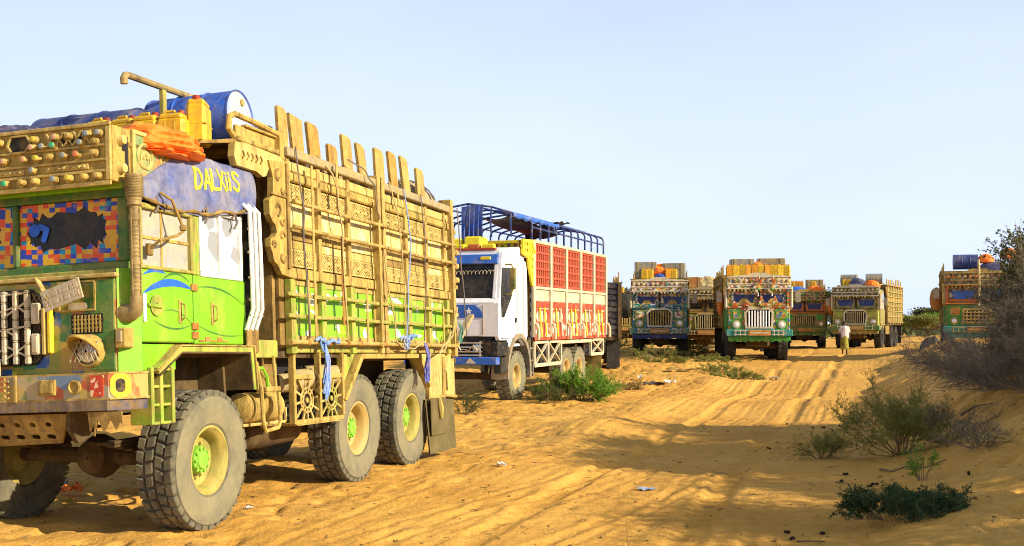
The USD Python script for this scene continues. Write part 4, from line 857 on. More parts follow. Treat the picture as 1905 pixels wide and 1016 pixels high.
# ------------------------------------------------------------------ cargo and ropes on the painted lorry
def local(path_v): return SW(path_v)
def drum(src, name, label, c, ax, group, m_shell, m_lid, r=.29, L=.88):
    """lying drum: c = middle, ax = axis in world"""
    ax = np.asarray(ax, float); ax /= np.linalg.norm(ax); zz = np.array([0, 0, 1.]) - ax[2] * ax; zz /= np.linalg.norm(zz); yy = np.cross(zz, ax)
    d = thing('oil_drum', label, 'drum', group=group, mat=(np.stack([ax, yy, zz], 1), c))
    h = L / 2
    m = MB().lathe([(r - .012, -h + .012), (r + .004, -h), (r + .006, -h + .015), (r, -h + .02), (r, -h * .36), (r + .012, -h * .33), (r, -h * .30), (r, h * .30), (r + .012, h * .33), (r, h * .36), (r, h - .02), (r + .006, h - .015), (r + .004, h), (r - .012, h - .012)], (0, 0, 0), (1, 0, 0), 36)
    put('shell', m, m_shell, d)
    for sg in (1, -1):
        m = MB().lathe([(r - .010, sg * (h - .014)), (r * .5, sg * (h - .010)), (.001, sg * (h - .012))], (0, 0, 0), (1, 0, 0), 30); put('lid', m, m_lid, d)
    m = MB().lathe([(.035, h - .012), (.035, h + .004), (.001, h + .006)], (0, .06, r * .62), (1, 0, 0), 12); put('bung', m, 'ochre', d)
    return d
AXX = SMAT @ np.array([1, 0, 0])
drum(None, 'd', 'bright blue oil drum with pale end lying behind the yellow jerrycans', SW([.52, .95, 3.775]), SMAT @ np.array([1, .06, .03]), None, 'drum_blue', 'drum_lid', .29, .92)
drum(None, 'd', 'dark navy oil drum lying at the left of the lorry roof', SW([-.18, .22, 3.52]), AXX, None, 'drum_navy', 'drum_navy', .28, 1.08)

def can_parts(path, m):
    b = MB()
    b.raw(_cb((.085, .135, .175), .03) + np.array([0, 0, .175]), _CF)
    v = _cb((.075, .115, .03), .02); b.raw(v + np.array([0, 0, .355]), _CF)
    b.box(-.088, .088, -.05, -.04, .06, .30, .003); b.box(-.088, .088, .04, .05, .06, .30, .003); b.box(-.088, .088, -.138, .138, .165, .178, .003)
    put('body', b, m, path)
    h = MB().tube([(0, -.02, .375), (0, -.01, .415), (0, .07, .415), (0, .10, .375)], .014, 6); put('handle', h, m, path)
    put('cap', MB().lathe([(.032, .37), (.034, .41), (.03, .415), (.001, .416)], (0, -.075, 0), (0, 0, 1), 12), 'can_cap', path)
can_src = {}
def jerrycan(label, loc, rz=0.0, group=None, m='yellow_can', mat=None, s=1.0):
    R = (rotz(rz) if mat is None else mat @ rotz(rz)) * s
    if m not in can_src:
        can_src[m] = thing('jerrycan', label, 'jerrycan', group=group, mat=(R, loc)); can_parts(can_src[m], m); return can_src[m]
    return copy(can_src[m], 'jerrycan', label, 'jerrycan', group, mat=(R, loc))
GA = 'jerrycans on the big muddy lorry'
for k, wd in enumerate(('first from the left', 'second from the left', 'third from the left', 'fourth from the left')):
    jerrycan(f'yellow jerrycan behind orange sheet on big muddy lorry, {wd}', SW([.12 + .255 * k, -.08 + .02 * (k % 2), 3.25]), PI / 2 + .15 * (k - 1.5) * .5, GA, 'yellow_can', SMAT, 1.0)
jerrycan('tall yellow jerrycan at the cab edge beside the blue drum', SW([1.02, .14, 3.37]), .35, GA, 'yellow_can', SMAT, 1.08)
def bundle(label, c, r, m, seed, cat='bundle', group=None, mat=None, name='bundle', ropes=0, sub=4, rope_m='rope_tan', **k):
    R = mat if mat is not None else np.eye(3)
    t = thing(name, label, cat, group=group, mat=(R, c))
    v, f = blob(*r, seed, sub=sub, **k); put('sheet', (v, f), m, t, smooth=True)
    for i in range(ropes):
        y = (-.5 + (i + .5) / ropes) * 1.3; aa = np.linspace(0, PI, 14)
        pts = np.stack([np.cos(aa) * r[0] * 1.03 * math.sqrt(max(.05, 1 - y * y)), np.full(14, y * r[1]), np.sin(aa) * r[2] * 1.04 * math.sqrt(max(.05, 1 - y * y)) + .005], 1)
        put('rope', MB().tube(pts, .011, 5), rope_m, t)
    return t
bundle('crumpled orange sheet heaped on the lorry cab roof', SW([.93, -.52, 3.17]), (.42, .44, .25), 'orange_tarp', 4, 'sheet', mat=SMAT, name='folded_sheet', sub=6, wr=.10, fr=1.7, ridge=.30)
bundle('dark blue plastic sheet behind the visor of the muddy lorry', SW([-.22, -.90, 3.17]), (.55, .24, .27), 'dark_tarp', 9, 'sheet', mat=SMAT, name='folded_sheet', sub=6, wr=.2, fr=2.6, ridge=.2)
bundle('grey and black bundle in front of the tall loose planks', SW([.72, 1.55, 3.46]), (.42, .34, .42), 'dark_tarp', 12, mat=SMAT, sub=5, wr=.22, fr=2.6, ropes=2, rope_m='cream')
bundle('dark covered load behind the third and fourth planks', SW([.4, 2.7, 3.44]), (.6, .6, .38), 'black_tarp', 15, mat=SMAT, sub=5, ropes=3, wr=.15)
bundle('tan sack load behind the middle planks of the muddy lorry', SW([.45, 3.75, 3.44]), (.6, .5, .34), 'sack', 18, mat=SMAT, sub=5, ropes=2, wr=.15)
bundle('dark sack load behind the rear planks of the muddy lorry', SW([.45, 4.8, 3.44]), (.58, .6, .40), 'black_tarp', 21, mat=SMAT, sub=5, ropes=2, wr=.16)
bundle('striped roped bundle at the tail end of the muddy lorry', SW([.72, 5.85, 3.44]), (.48, .5, .46), 'sack', 24, mat=SMAT, sub=5, ropes=4, wr=.15, rope_m='rope_dark')
pp = thing('roof_pipe', 'long bent ochre pipe rising above the jerrycans on its short post', 'pipe', mat=(SMAT, SW([0, 0, 0])))
put('pipe', MB().tube([(.4, -.10, 3.96), (.4, -.105, 4.01), (.4, -.08, 4.045), (.4, -.03, 4.055), (.4, .5, 4.065), (.4, 1.45, 4.09)], [.036, .036, .035, .033, .032, .032], 10), 'pipe_metal', pp)
put('post', MB().box(.375, .425, .48, .54, 3.5, 4.04, .006), 'rail_green', pp)
def rope(label, pts, r=.012, m='rope_tan', seed=0, wob=.03, group=None, name='rope'):
    p = np.array(pts, float); t = np.linspace(0, 1, len(p)); T = np.linspace(0, 1, 8 * len(p)); q = np.stack([np.interp(T, t, p[:, k]) for k in range(3)], 1)
    n = meshkit.noise(np.stack([T * 9 + seed * 5.1, T * 0, T * 0], 1), seed) - .5; q[:, 1] += wob * 2 * n * np.sin(PI * T)
    path = put(name, MB().tube(q, r, 5), m, tf=SW); return tag(path, label, 'rope', group)
XR = 1.362
rope('thin grey rope hanging nearest the cab end of the lorry body', [(1.3, 1.50, 3.58), (XR, 1.52, 2.9), (XR, 1.55, 2.2), (XR, 1.60, 1.60)], .009, 'rope_dark', 1)
rope('tan rope looping down behind the second tall plank', [(1.2, 2.2, 3.62), (XR, 2.25, 3.4), (XR, 2.42, 2.8), (XR, 2.52, 1.58)], .010, 'rope_tan', 2, .05)
rope('slack dark rope crossing the top moulding below the fifth plank', [(1.2, 2.98, 3.70), (1.31, 3.15, 3.62), (XR, 3.35, 3.45), (XR, 3.42, 3.2), (XR, 3.5, 3.05)], .009, 'rope_dark', 3, .05)
rope('slack tan rope right of the double post, upper end high', [(1.3, 3.98, 3.58), (XR, 4.05, 3.2), (XR, 4.2, 2.4), (XR, 4.22, 1.62)], .009, 'rope_tan', 4, .05)
rope('grey rope knotted to the bottom rail right of the double post', [(1.3, 4.45, 3.56), (XR, 4.5, 2.9), (XR, 4.35, 2.2), (XR, 4.25, 1.60)], .009, 'rope_blue', 5, .06)
rope('thin dark rope between the last two panel posts', [(1.3, 5.05, 3.57), (XR, 5.0, 2.8), (XR, 4.9, 2.0), (XR, 4.85, 1.6)], .008, 'rope_dark', 6, .05)
rope('yellow tan rope sagging at the tail corner of the body', [(XR, 5.9, 1.75), (XR, 5.65, 1.52), (XR, 5.4, 1.44), (XR, 5.6, 1.55), (XR, 5.95, 1.70), (1.34, 6.25, 2.1)], .013, 'rope_tan', 7, .06)
rope('tan rope zigzag between double post and bottom rail', [(XR, 3.6, 2.7), (XR, 3.7, 2.2), (XR, 3.85, 1.9), (XR, 3.95, 1.58), (XR, 4.1, 1.52), (XR, 4.5, 1.50), (XR, 4.75, 1.58)], .010, 'rope_tan', 8, .05)
rope('long grey rope hanging down the tail corner of the lorry', [(1.33, 6.42, 3.55), (1.36, 6.44, 2.6), (1.40, 6.46, 1.7)], .010, 'rope_dark', 9, .04)
def tassel(label, y, z, L, m, n, seed, knot=True):
    r = np.random.default_rng(seed); t = thing('rope_tassel', label, 'rope', mat=(SMAT, SW([1.35, y, z])))
    g = MB()
    for k in range(n):
        a0 = r.uniform(-.05, .05); b0 = r.uniform(-.10, .10); ll = L * r.uniform(.6, 1.05)
        pts = [(0, a0 * .6, 0), (.03 + r.uniform(0, .03), a0, -ll * .4), (.02 + r.uniform(-.02, .03), a0 + b0 * .4, -ll * .75), (.02, a0 + b0 * .7, -ll)]
        g.tube(pts, .008, 5)
    put('strands', g, m, t)
    if knot:
        g = MB()
        for k in range(6): g.tube([(.01 + .02 * r.random(), -.22 + .09 * k, .03 * r.uniform(-1, 1)), (.05, -.18 + .09 * k, .04 * r.uniform(-1, 1)), (.02, -.12 + .09 * k, .03 * r.uniform(-1, 1))], .018, 6)
        g.tube([(.02, -.12, 0), (.04, -.10, -.1), (.04, -.05, -.13), (.03, -.02, -.02)], .011, 6); put('knot', g, m, t)
tassel('frayed light blue rope tassel over the lattice locker', 1.92, 1.57, .62, 'rope_blue', 26, 1)
tassel('navy blue rag tied to the rail above the rear wheels', 4.90, 1.58, .52, 'rope_navy', 22, 2, False)
tassel('small blue knot of rope at the bottom rail', 4.22, 1.64, .16, 'rope_blue', 10, 3)
tassel('teal and yellow rope knot at the tail corner', 6.25, 1.90, .30, 'teal', 10, 4, False)

# ------------------------------------------------------------------ the white lorry
TB = math.radians(19.8); B_LOC = np.array([-.95, 27.19, -.01])
B = thing('white_lorry', 'white cab lorry with red slatted body and blue canopy bows', 'lorry', B_LOC, -TB)
def b(name, shape, m, label=None, parent=None, smooth=None): return put(name, shape, m, parent or B, label, None, smooth)
tyB, riB = wheel_mesh(.60, .36, .30, 26, False); hbB = hub_mesh(.13, .17)
def wheel_set(T, ys, ty, ri, hb, mt, mr, mh, x=.98, z=.585, dust=None):
    first = None
    for y in ys:
        for sg in (1, -1):
            if first is None:
                first = xf_part(T, 'wheel', (sg * x, y, z)); put('tyre', ty, mt, first); put('rim', ri, mr, first); put('hub', hb, mh, first)
            else: xf_part(T, 'wheel', (sg * x, y, z), src=first, flip=sg < 0)
wheel_set(B, (0, 4.04, 5.23), tyB, riB, hbB, 'tyre_side', 'rim_pink', 'rim_pink')
for sx in (-.42, .42): b('chassis_rail', MB().box(sx - .04, sx + .04, -1.1, 7.5, .9, 1.15), 'underbody')
for y in (0, 4.04, 5.23): b('axle', MB().cyl((-.85, y, .58), (.85, y, .58), .09, 10), 'underbody')
cabP = Polygon([(-1.28, 1.46), (-1.36, 1.55), (-1.38, 2.30), (-1.30, 2.42), (-1.16, 3.22), (-1.08, 3.48), (-.80, 3.58), (.0, 3.66), (.28, 3.60), (.40, 3.35), (.62, 3.30), (.66, 1.55), (.60, 1.46), (.62, 1.30), (-.66, 1.30), (-.80, 1.46)])
arch = Polygon([(.75 * math.cos(t), .62 + .88 * math.sin(t)) for t in np.linspace(0, 2 * PI, 40)])
cm = MB().poly(cabP.difference(arch), 1.08, 1.17); cm.poly(cabP.difference(arch), -1.17, -1.08)
put_each('cab_side', cm, 'white_paint', parent=B)
cf = MB()
prof = [(-1.36, 1.55), (-1.38, 2.30), (-1.30, 2.40)]
for p, q in zip(prof[:-1], prof[1:]): cf.bar((0, p[0] + .03, p[1]), (0, q[0] + .03, q[1]), 2.16, .06, (0, 1, 0))
cf.bar((0, -1.09, 3.30), (0, -1.03, 3.50), 2.16, .06, (0, 1, 0)); cf.bar((0, -1.04, 3.49), (0, -.78, 3.56), 2.16, .06); cf.bar((0, -.80, 3.55), (0, .0, 3.63), 2.16, .06); cf.bar((0, .0, 3.63), (0, .30, 3.57), 2.14, .06); cf.box(-1.08, 1.08, .58, .64, 1.4, 3.28); cf.box(-1.07, 1.07, -1.2, .6, 1.30, 1.36)
for sg in (-1, 1): cf.bar((sg * 1.05, -1.28, 2.40), (sg * 1.05, -1.12, 3.24), .10, .07, (0, 1, 0), .02)
b('cab_front', cf, 'white_paint')
b('windscreen', MB().bar((0, -1.275, 2.42), (0, -1.12, 3.22), 2.02, .02, (0, 1, 0)), 'dark_glass')
m = MB().bar((0, -1.20, 3.20), (0, -1.13, 3.42), 2.20, .07, (0, 1, 0), .03); sv = b('sun_visor', m, 'blue_paint'); b('visor_light', MB().box(.68, .92, -1.22, -1.18, 3.30, 3.37, .01), 'yellow_paint', parent=sv)
m = MB()
for k in range(22):
    x = -.98 + .093 * k; m.tube([(x, -1.185, 3.06), (x + .046, -1.192, 3.03 - .02 * (k % 2)), (x + .093, -1.185, 3.06)], .008, 5)
    m.bar((x + .04, -1.195, 3.02), (x + .04, -1.2, 2.97), .02, .01)
b('screen_fringe', m, 'cream')
for z in (2.55, 3.05): b('screen_sticker', MB().lathe([(.08, 0), (.06, .006), (.001, .006)], (.84, -1.262 + (z - 2.42) * .19 - .004, z), (0, -1, .19), 16), 'rail_green')
m = MB().tube([(-.9, -1.1, 2.56), (-.4, -1.08, 2.62), (.1, -1.1, 2.56), (.4, -1.1, 2.7)], [.05, .09, .06, .03], 7); b('dashboard_trim', m, 'green_mid'); b('dashboard', MB().box(-1.05, 1.05, -1.14, -.8, 2.28, 2.47, .03), 'blue_dark'); put_each('seat', MB().box(-.9, -.4, -.2, .0, 2.0, 2.95, .06).box(.4, .9, -.2, .0, 2.0, 2.95, .06), 'black', parent=B)
# blue panel with star, badge strip
P = Polygon([(.12, 1.97), (.12, 2.27), (.72, 2.27)] + [(.50 + .30 * math.cos(t), 1.97 + .30 * math.sin(t)) for t in np.linspace(PI * .42, 0, 10)]); b('blue_panel', MB().poly(P, -1.392, -1.372, 'xz'), 'blue_paint')
P = Polygon([(.46 + (.085 if k % 2 == 0 else .035) * math.sin(k * PI / 5), 2.12 + (.085 if k % 2 == 0 else .035) * math.cos(k * PI / 5)) for k in range(10)]); b('star', MB().poly(P, -1.400, -1.392, 'xz'), 'white_paint')
m = MB()
for z in (2.0, 2.1, 2.2): m.box(-.9, .08, -1.392, -1.372, z - .025, z + .02)
put_each('grille', m, 'black', parent=B); b('white_panel', MB().box(-1.05, .78, -1.385, -1.37, 1.56, 1.92, .01), 'white_paint'); b('panel_seam', MB().box(.80, .815, -1.392, -1.365, 1.58, 2.26), 'steel')
# crash bars, lamps and blue bumper
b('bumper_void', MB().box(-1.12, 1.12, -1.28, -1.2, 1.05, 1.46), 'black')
m = MB()
for z in (1.40, 1.30, 1.20, 1.12): m.cyl((-1.0, -1.42, z), (.80, -1.42, z), .018, 7)
for x in (-.9, -.35, .2, .75): m.cyl((x, -1.41, 1.08), (x, -1.41, 1.44), .018, 7)
for k in range(7): m.tube([(-.7 + .2 * k, -1.44, 1.25), (-.6 + .2 * k, -1.46, 1.35 - .1 * (k % 2)), (-.5 + .2 * k, -1.44, 1.22)], .012, 5)
b('crash_bar', m, 'chrome')
for x in (-.75, .62): b('headlamp', MB().lathe([(.10, 0), (.09, .05), (.001, .07)], (x, -1.28, 1.28), (0, -1, 0), 14), 'chrome')
b('bumper', MB().box(-1.16, 1.16, -1.44, -1.22, .90, 1.08, .02), 'blue_paint', 'blue bumper with white triangles')
b('bumper_triangle', MB().poly([(.40, .93), (.66, .93), (.50, 1.06)], -1.447, -1.438, 'xz'), 'cream'); b('bumper_triangle', MB().poly([(-.70, .93), (-.44, .93), (-.56, 1.06)], -1.447, -1.438, 'xz'), 'cream'); b('bumper_plate', MB().box(-.14, .16, -1.45, -1.438, .93, 1.05), 'rail')
b('bumper_step', MB().box(1.0, 1.18, -1.38, -.72, 1.09, 1.42, .02), 'black'); b('bumper_end', MB().box(1.0, 1.185, -1.2, -.66, .70, 1.06, .02), 'tyre_black'); b('tow_hook', MB().tube([(.05, -1.4, .9), (.05, -1.45, .82), (.1, -1.45, .76), (.15, -1.45, .82)], .02, 6), 'cream')
# roof lights
for k, (x, mm) in enumerate(((-.75, 'cream'), (-.35, 'orange_paint'), (.05, 'yellow_paint'), (.42, 'orange_paint'), (.78, 'yellow_paint'))): b('roof_light', MB().box(x - .15, x + .15, -1.0, -.85, 3.56, 3.68, .03), mm)
b('roof_bar', MB().box(-1.0, 1.0, -1.08, -1.0, 3.52, 3.58, .01), 'red_paint'); put_each('roof_load', MB().box(-.9, -.1, -.5, .1, 3.62, 3.86, .04).box(-.02, .4, -.5, .0, 3.64, 3.9, .04), 'yellow_paint', parent=B); b('green_wreath', MB().lathe([(.001, -.1), (.11, -.05), (.13, 0), (.11, .06), (.001, .1)], (-1.05, -1.1, 3.55), (0, -1, 0), 10), 'green_bright')
# side window, door seams, mirrors, handle
P = Polygon([(-1.14, 3.12), (-.36, 3.14), (-.34, 2.64), (-.52, 2.42), (-.98, 1.98), (-1.16, 1.98), (-1.20, 2.5)]); b('side_window', MB().poly(P, 1.171, 1.176), 'dark_glass')
m = MB().box(1.171, 1.178, -.06, -.04, 1.5, 3.3); m.box(1.171, 1.178, .33, .35, 1.5, 3.3); m.box(1.171, 1.178, -1.2, .35, 1.495, 1.51); b('door_seam', m, 'black'); b('door_handle', MB().box(1.17, 1.20, -.25, -.18, 1.86, 1.98, .006), 'black')
m = MB()
for k in range(9): m.lathe([(.012, 0), (.008, .008), (.001, .01)], (1.176, .02, 1.7 + .17 * k), (1, 0, 0), 6)
put_each('rivets', m, 'rail', parent=B)
m = MB().box(1.28, 1.42, -.92, -.84, 2.62, 3.12, .03); m.tube([(1.17, -.9, 3.2), (1.32, -.9, 3.2), (1.35, -.88, 3.1)], .02, 6); m.tube([(1.17, -.9, 2.5), (1.32, -.9, 2.52), (1.35, -.88, 2.62)], .02, 6); b('mirror', m, 'olive')
aw = np.linspace(-.15, PI + .12, 26); m = MB().poly(Polygon(np.vstack([np.stack([.74 * np.cos(aw), .66 + .84 * np.sin(aw)], 1), np.stack([.84 * np.cos(aw), .66 + .95 * np.sin(aw)], 1)[::-1]])), .80, 1.215); b('wheel_arch', m, 'steel'); b('arch_liner', MB().poly(Polygon([(.76 * math.cos(t), .66 + .86 * math.sin(t)) for t in np.linspace(0, PI, 20)]), .60, .64), 'black')
m = MB()
for z in (.62, .92, 1.22): m.box(.95, 1.19, .78, 1.05, z, z + .03)
m.box(1.16, 1.20, .76, .80, .55, 1.5); m.box(1.16, 1.20, 1.03, 1.07, .55, 1.5); b('side_step', m, 'steel'); b('air_filter', MB().cyl((.95, .82, 1.0), (.95, .82, 1.45), .18, 14), 'olive')
# body
b('body_floor', MB().box(-1.2, 1.2, .9, 7.76, 1.40, 1.52), 'underbody'); b('body_wall', MB().box(-1.24, -1.2, .9, 7.76, 1.5, 3.85), 'red_paint'); b('body_wall', MB().box(1.17, 1.20, .92, 7.74, 1.5, 2.75), 'red_panel'); b('front_wall', MB().box(-1.2, 1.2, .9, .95, 1.5, 3.45), 'ochre_dark'); b('tail_wall', MB().box(-1.2, 1.2, 7.70, 7.76, 1.5, 3.85), 'red_paint'); b('slat_back', MB().box(1.145, 1.16, .94, 7.72, 2.75, 3.8), 'cream')
NB = 5; yb = np.linspace(.94, 7.72, NB + 1)
for i in range(NB + 1): b('post', MB().box(1.19, 1.27, yb[i] - .07, yb[i] + .07, 1.5, 3.88, .01), 'cream')
for i in range(NB):
    y0, y1 = yb[i] + .075, yb[i + 1] - .075
    for k in range(6): z = 2.80 + k * .20; b('slat', MB().box(1.18, 1.235, y0, y1, z - .028, z + .028, .005), 'red_grille')
    m = MB()
    for k in range(8): y = y0 + (k + .5) * (y1 - y0) / 8; m.box(1.165, 1.215, y - .045, y + .035, 2.76, 3.83)
    b('slat_uprights', m, 'red_grille'); b('board', MB().box(1.20, 1.225, y0, y1, 2.40, 2.68, .008), 'cream'); b('board', MB().box(1.20, 1.222, y0, y1, 2.24, 2.385, .008), 'red_paint')
    P = sbox(y0, 1.84, y1, 2.2); cy = (y0 + y1) / 2; E_ = unary_union([Polygon([(cy + sx * .27 + .30 * math.cos(t), 2.02 + .15 * math.sin(t)) for t in np.linspace(0, 2 * PI, 20)]) for sx in (-.6, .6)] + [sbox(cy - .35, 1.90, cy + .35, 2.14)])
    b('panel', MB().poly(P.difference(E_), 1.20, 1.225), 'red_paint'); b('panel', MB().poly(E_.intersection(P), 1.20, 1.215), 'cream')
    b('skirt_panel', MB().bar((1.22, y0 - .06, 1.66), (1.22, y1 + .06, 1.66), .025, .36), 'red_panel'); b('skirt_edge', MB().box(1.20, 1.25, y0 - .05, y1 + .05, 1.42, 1.50, .006), 'red_paint')
    for q in (.30, .62): b('strap', MB().bar((1.245, y0 + q * (y1 - y0), 2.24), (1.285, y0 + (q + .06) * (y1 - y0), 1.5), .02, .07, (0, 1, 0)), 'yellow_paint' if i % 2 == 0 or q < .5 else 'cream')
m = MB().box(1.2, 1.262, .94, 7.72, 2.69, 2.76, .008); m.box(1.19, 1.268, .94, 7.72, 3.82, 3.9, .01); b('rail', m, 'cream'); b('blue_line', MB().box(1.2, 1.232, .95, 7.7, 1.80, 1.83, .004), 'blue_dark')
for i in range(NB + 1):
    b('bracket', MB().tube([(1.24, yb[i], 1.86), (1.32, yb[i], 1.82), (1.36, yb[i], 1.70), (1.36, yb[i], 1.44)], .04, 8), 'cream')
b('corner_strip', MB().box(1.16, 1.215, .885, .93, 1.45, 3.4), 'blue_dark')
m = MB()
for k in range(8): m.box(1.17, 1.222, .872, .886, 1.55 + .23 * k, 1.66 + .23 * k)
put_each('corner_check', m, 'cream', parent=B)
def xbox(y0, y1, z0, z1, n, mm='cream'):
    m = MB()
    for z in (z0, z1): m.box(1.14, 1.20, y0, y1, z - .045, z + .045, .006)
    for k in range(n + 1): y = y0 + (y1 - y0) * k / n; m.box(1.135, 1.205, y - .04, y + .04, z0, z1, .006)
    for k in range(n):
        ya, yc = y0 + (y1 - y0) * k / n, y0 + (y1 - y0) * (k + 1) / n; m.bar((1.17, ya, z0), (1.17, yc, z1), .03, .06, (1, 0, 0)); m.bar((1.175, ya, z1), (1.175, yc, z0), .03, .06, (1, 0, 0))
    b('cross_locker', m, mm)
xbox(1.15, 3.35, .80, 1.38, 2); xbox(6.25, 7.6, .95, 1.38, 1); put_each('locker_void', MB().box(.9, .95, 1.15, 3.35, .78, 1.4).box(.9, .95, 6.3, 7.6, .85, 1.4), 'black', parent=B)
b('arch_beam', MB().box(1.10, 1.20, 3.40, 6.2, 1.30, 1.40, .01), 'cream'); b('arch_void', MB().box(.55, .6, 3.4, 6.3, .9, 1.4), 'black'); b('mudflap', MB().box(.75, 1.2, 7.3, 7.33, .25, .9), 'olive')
# yellow header over the cab
m = MB(); m.box(-1.24, 1.26, .70, .78, 3.80, 3.88, .01); m.box(-1.24, 1.26, .70, .78, 3.46, 3.53, .01)
for k in range(15): x = -1.2 + .17 * k; m.bar((x, .74, 3.53), (x + .085, .74, 3.80), .035, .03, (0, 1, 0)); m.bar((x + .17, .74, 3.53), (x + .085, .74, 3.80), .035, .03, (0, 1, 0))
b('header_board', m, 'yellow_paint'); b('header_back', MB().box(-1.2, 1.2, .80, .82, 3.5, 3.84), 'mosaic')
P = Polygon([(.10, 3.86), (.92, 3.88), (.92, 2.72), (.78, 2.78), (.62, 3.12), (.48, 3.42), (.10, 3.50)]); holes = unary_union([Polygon([(cy + .045 * math.cos(t), cz + .055 * math.sin(t)) for t in np.linspace(0, 2 * PI, 10)]) for cy, cz in ((.25, 3.75), (.25, 3.60), (.42, 3.75), (.42, 3.6), (.6, 3.75), (.6, 3.6), (.6, 3.44), (.78, 3.75), (.78, 3.58), (.78, 3.4), (.78, 3.22), (.76, 3.04))]); b('header_bracket', MB().poly(P.difference(holes), 1.20, 1.255), 'yellow_paint'); b('header_inner', MB().box(1.12, 1.14, .1, .9, 3.5, 3.84), 'ochre_dark')
b('header_underside', MB().box(-1.2, 1.19, .10, .9, 3.47, 3.50), 'ochre_dark')
# canopy bows
for k in range(11):
    y = .95 + k * 6.7 / 10; m = MB(); pts = []
    for (x, z) in ((-1.18, 3.88), (-1.18, 4.30), (-1.15, 4.38), (-1.05, 4.44), (-.5, 4.60), (0, 4.66), (.5, 4.60), (1.05, 4.44), (1.15, 4.38), (1.18, 4.30), (1.18, 3.88)): pts.append((x, y, z))
    m.tube(pts, .026, 7); b('canopy_bow', m, 'blue_frame')
for k, (x, z) in enumerate(((1.12, 4.43), (-1.12, 4.43), (.6, 4.60), (-.6, 4.60), (0, 4.69), (1.19, 4.2))): b('canopy_purlin', MB().cyl((x, -.30 if abs(x) < 1.15 else .95, z), (x, 7.65, z), .024, 7), 'blue_frame')
for x in (-1.1, -.6, 0, .6, 1.1): b('canopy_stay', MB().tube([(x, -.30, 4.43 + (.26 if x == 0 else .17 if abs(x) < 1 else 0)), (x, -.36, 4.25), (x, -.30, 3.88)], .022, 6), 'blue_frame')
b('canopy_bow', MB().tube([(-1.12, -.3, 4.43), (-.6, -.3, 4.60), (0, -.3, 4.69), (.6, -.3, 4.60), (1.12, -.3, 4.43)], .026, 7), 'blue_frame')
def sheet(name, label, P, m, cat='tarpaulin', th=.015, T=None):
    g = MB().grid(P); g.grid(P[:, ::-1] - np.array([0, 0, th])); v, f = g.arrays()
    if T: v = v @ T[0].T + T[1]
    return tag(put(name, (v, f), m, smooth=True), label, cat)
RBm = (rotz(-TB), B_LOC)
u = np.linspace(0, 1, 40); w_ = np.linspace(0, 1, 24); U, W = np.meshgrid(u, w_, indexing='ij')
P = np.stack([-.15 + .55 * U, -.34 + .05 * np.sin(U * 30) * (1 - W), 3.78 + .84 * W + .05 * U], -1); sheet('canopy_sheet', 'bright blue sheet hanging at the front of the canopy bows', P, 'drum_blue', T=RBm)
P = np.stack([-.2 + 1.2 * W, -.2 + 4.2 * U, 4.56 - .16 * W - .22 * np.sin(PI * W) * (.4 + .8 * meshkit.noise(np.stack([U * 7, W * 2, U * 0], -1), 5)) - .12 * U], -1); sheet('canopy_sheet', 'dark sagging sheet slung beneath the blue canopy bows', P, 'dark_tarp', T=RBm)
P = np.stack([.2 + .9 * W, 3.2 + 1.3 * U, 4.52 - .55 * (1 - W) * (.5 + .5 * np.sin(U * 5)) + .1 * meshkit.noise(np.stack([U * 5, W * 4, U * 0], -1), 6)], -1); sheet('canopy_sheet', 'black crumpled sheet hanging midway under the canopy bows', P, 'black_tarp', T=RBm)
P = np.stack([1.13 + .03 * np.sin(W * 3), -.30 + 3.6 * U, 4.36 + .10 * W + .015 * np.sin(U * 40)], -1); sheet('canopy_sheet', 'thin blue sheet rolled along the near top of the canopy', P, 'blue_paint', T=RBm)

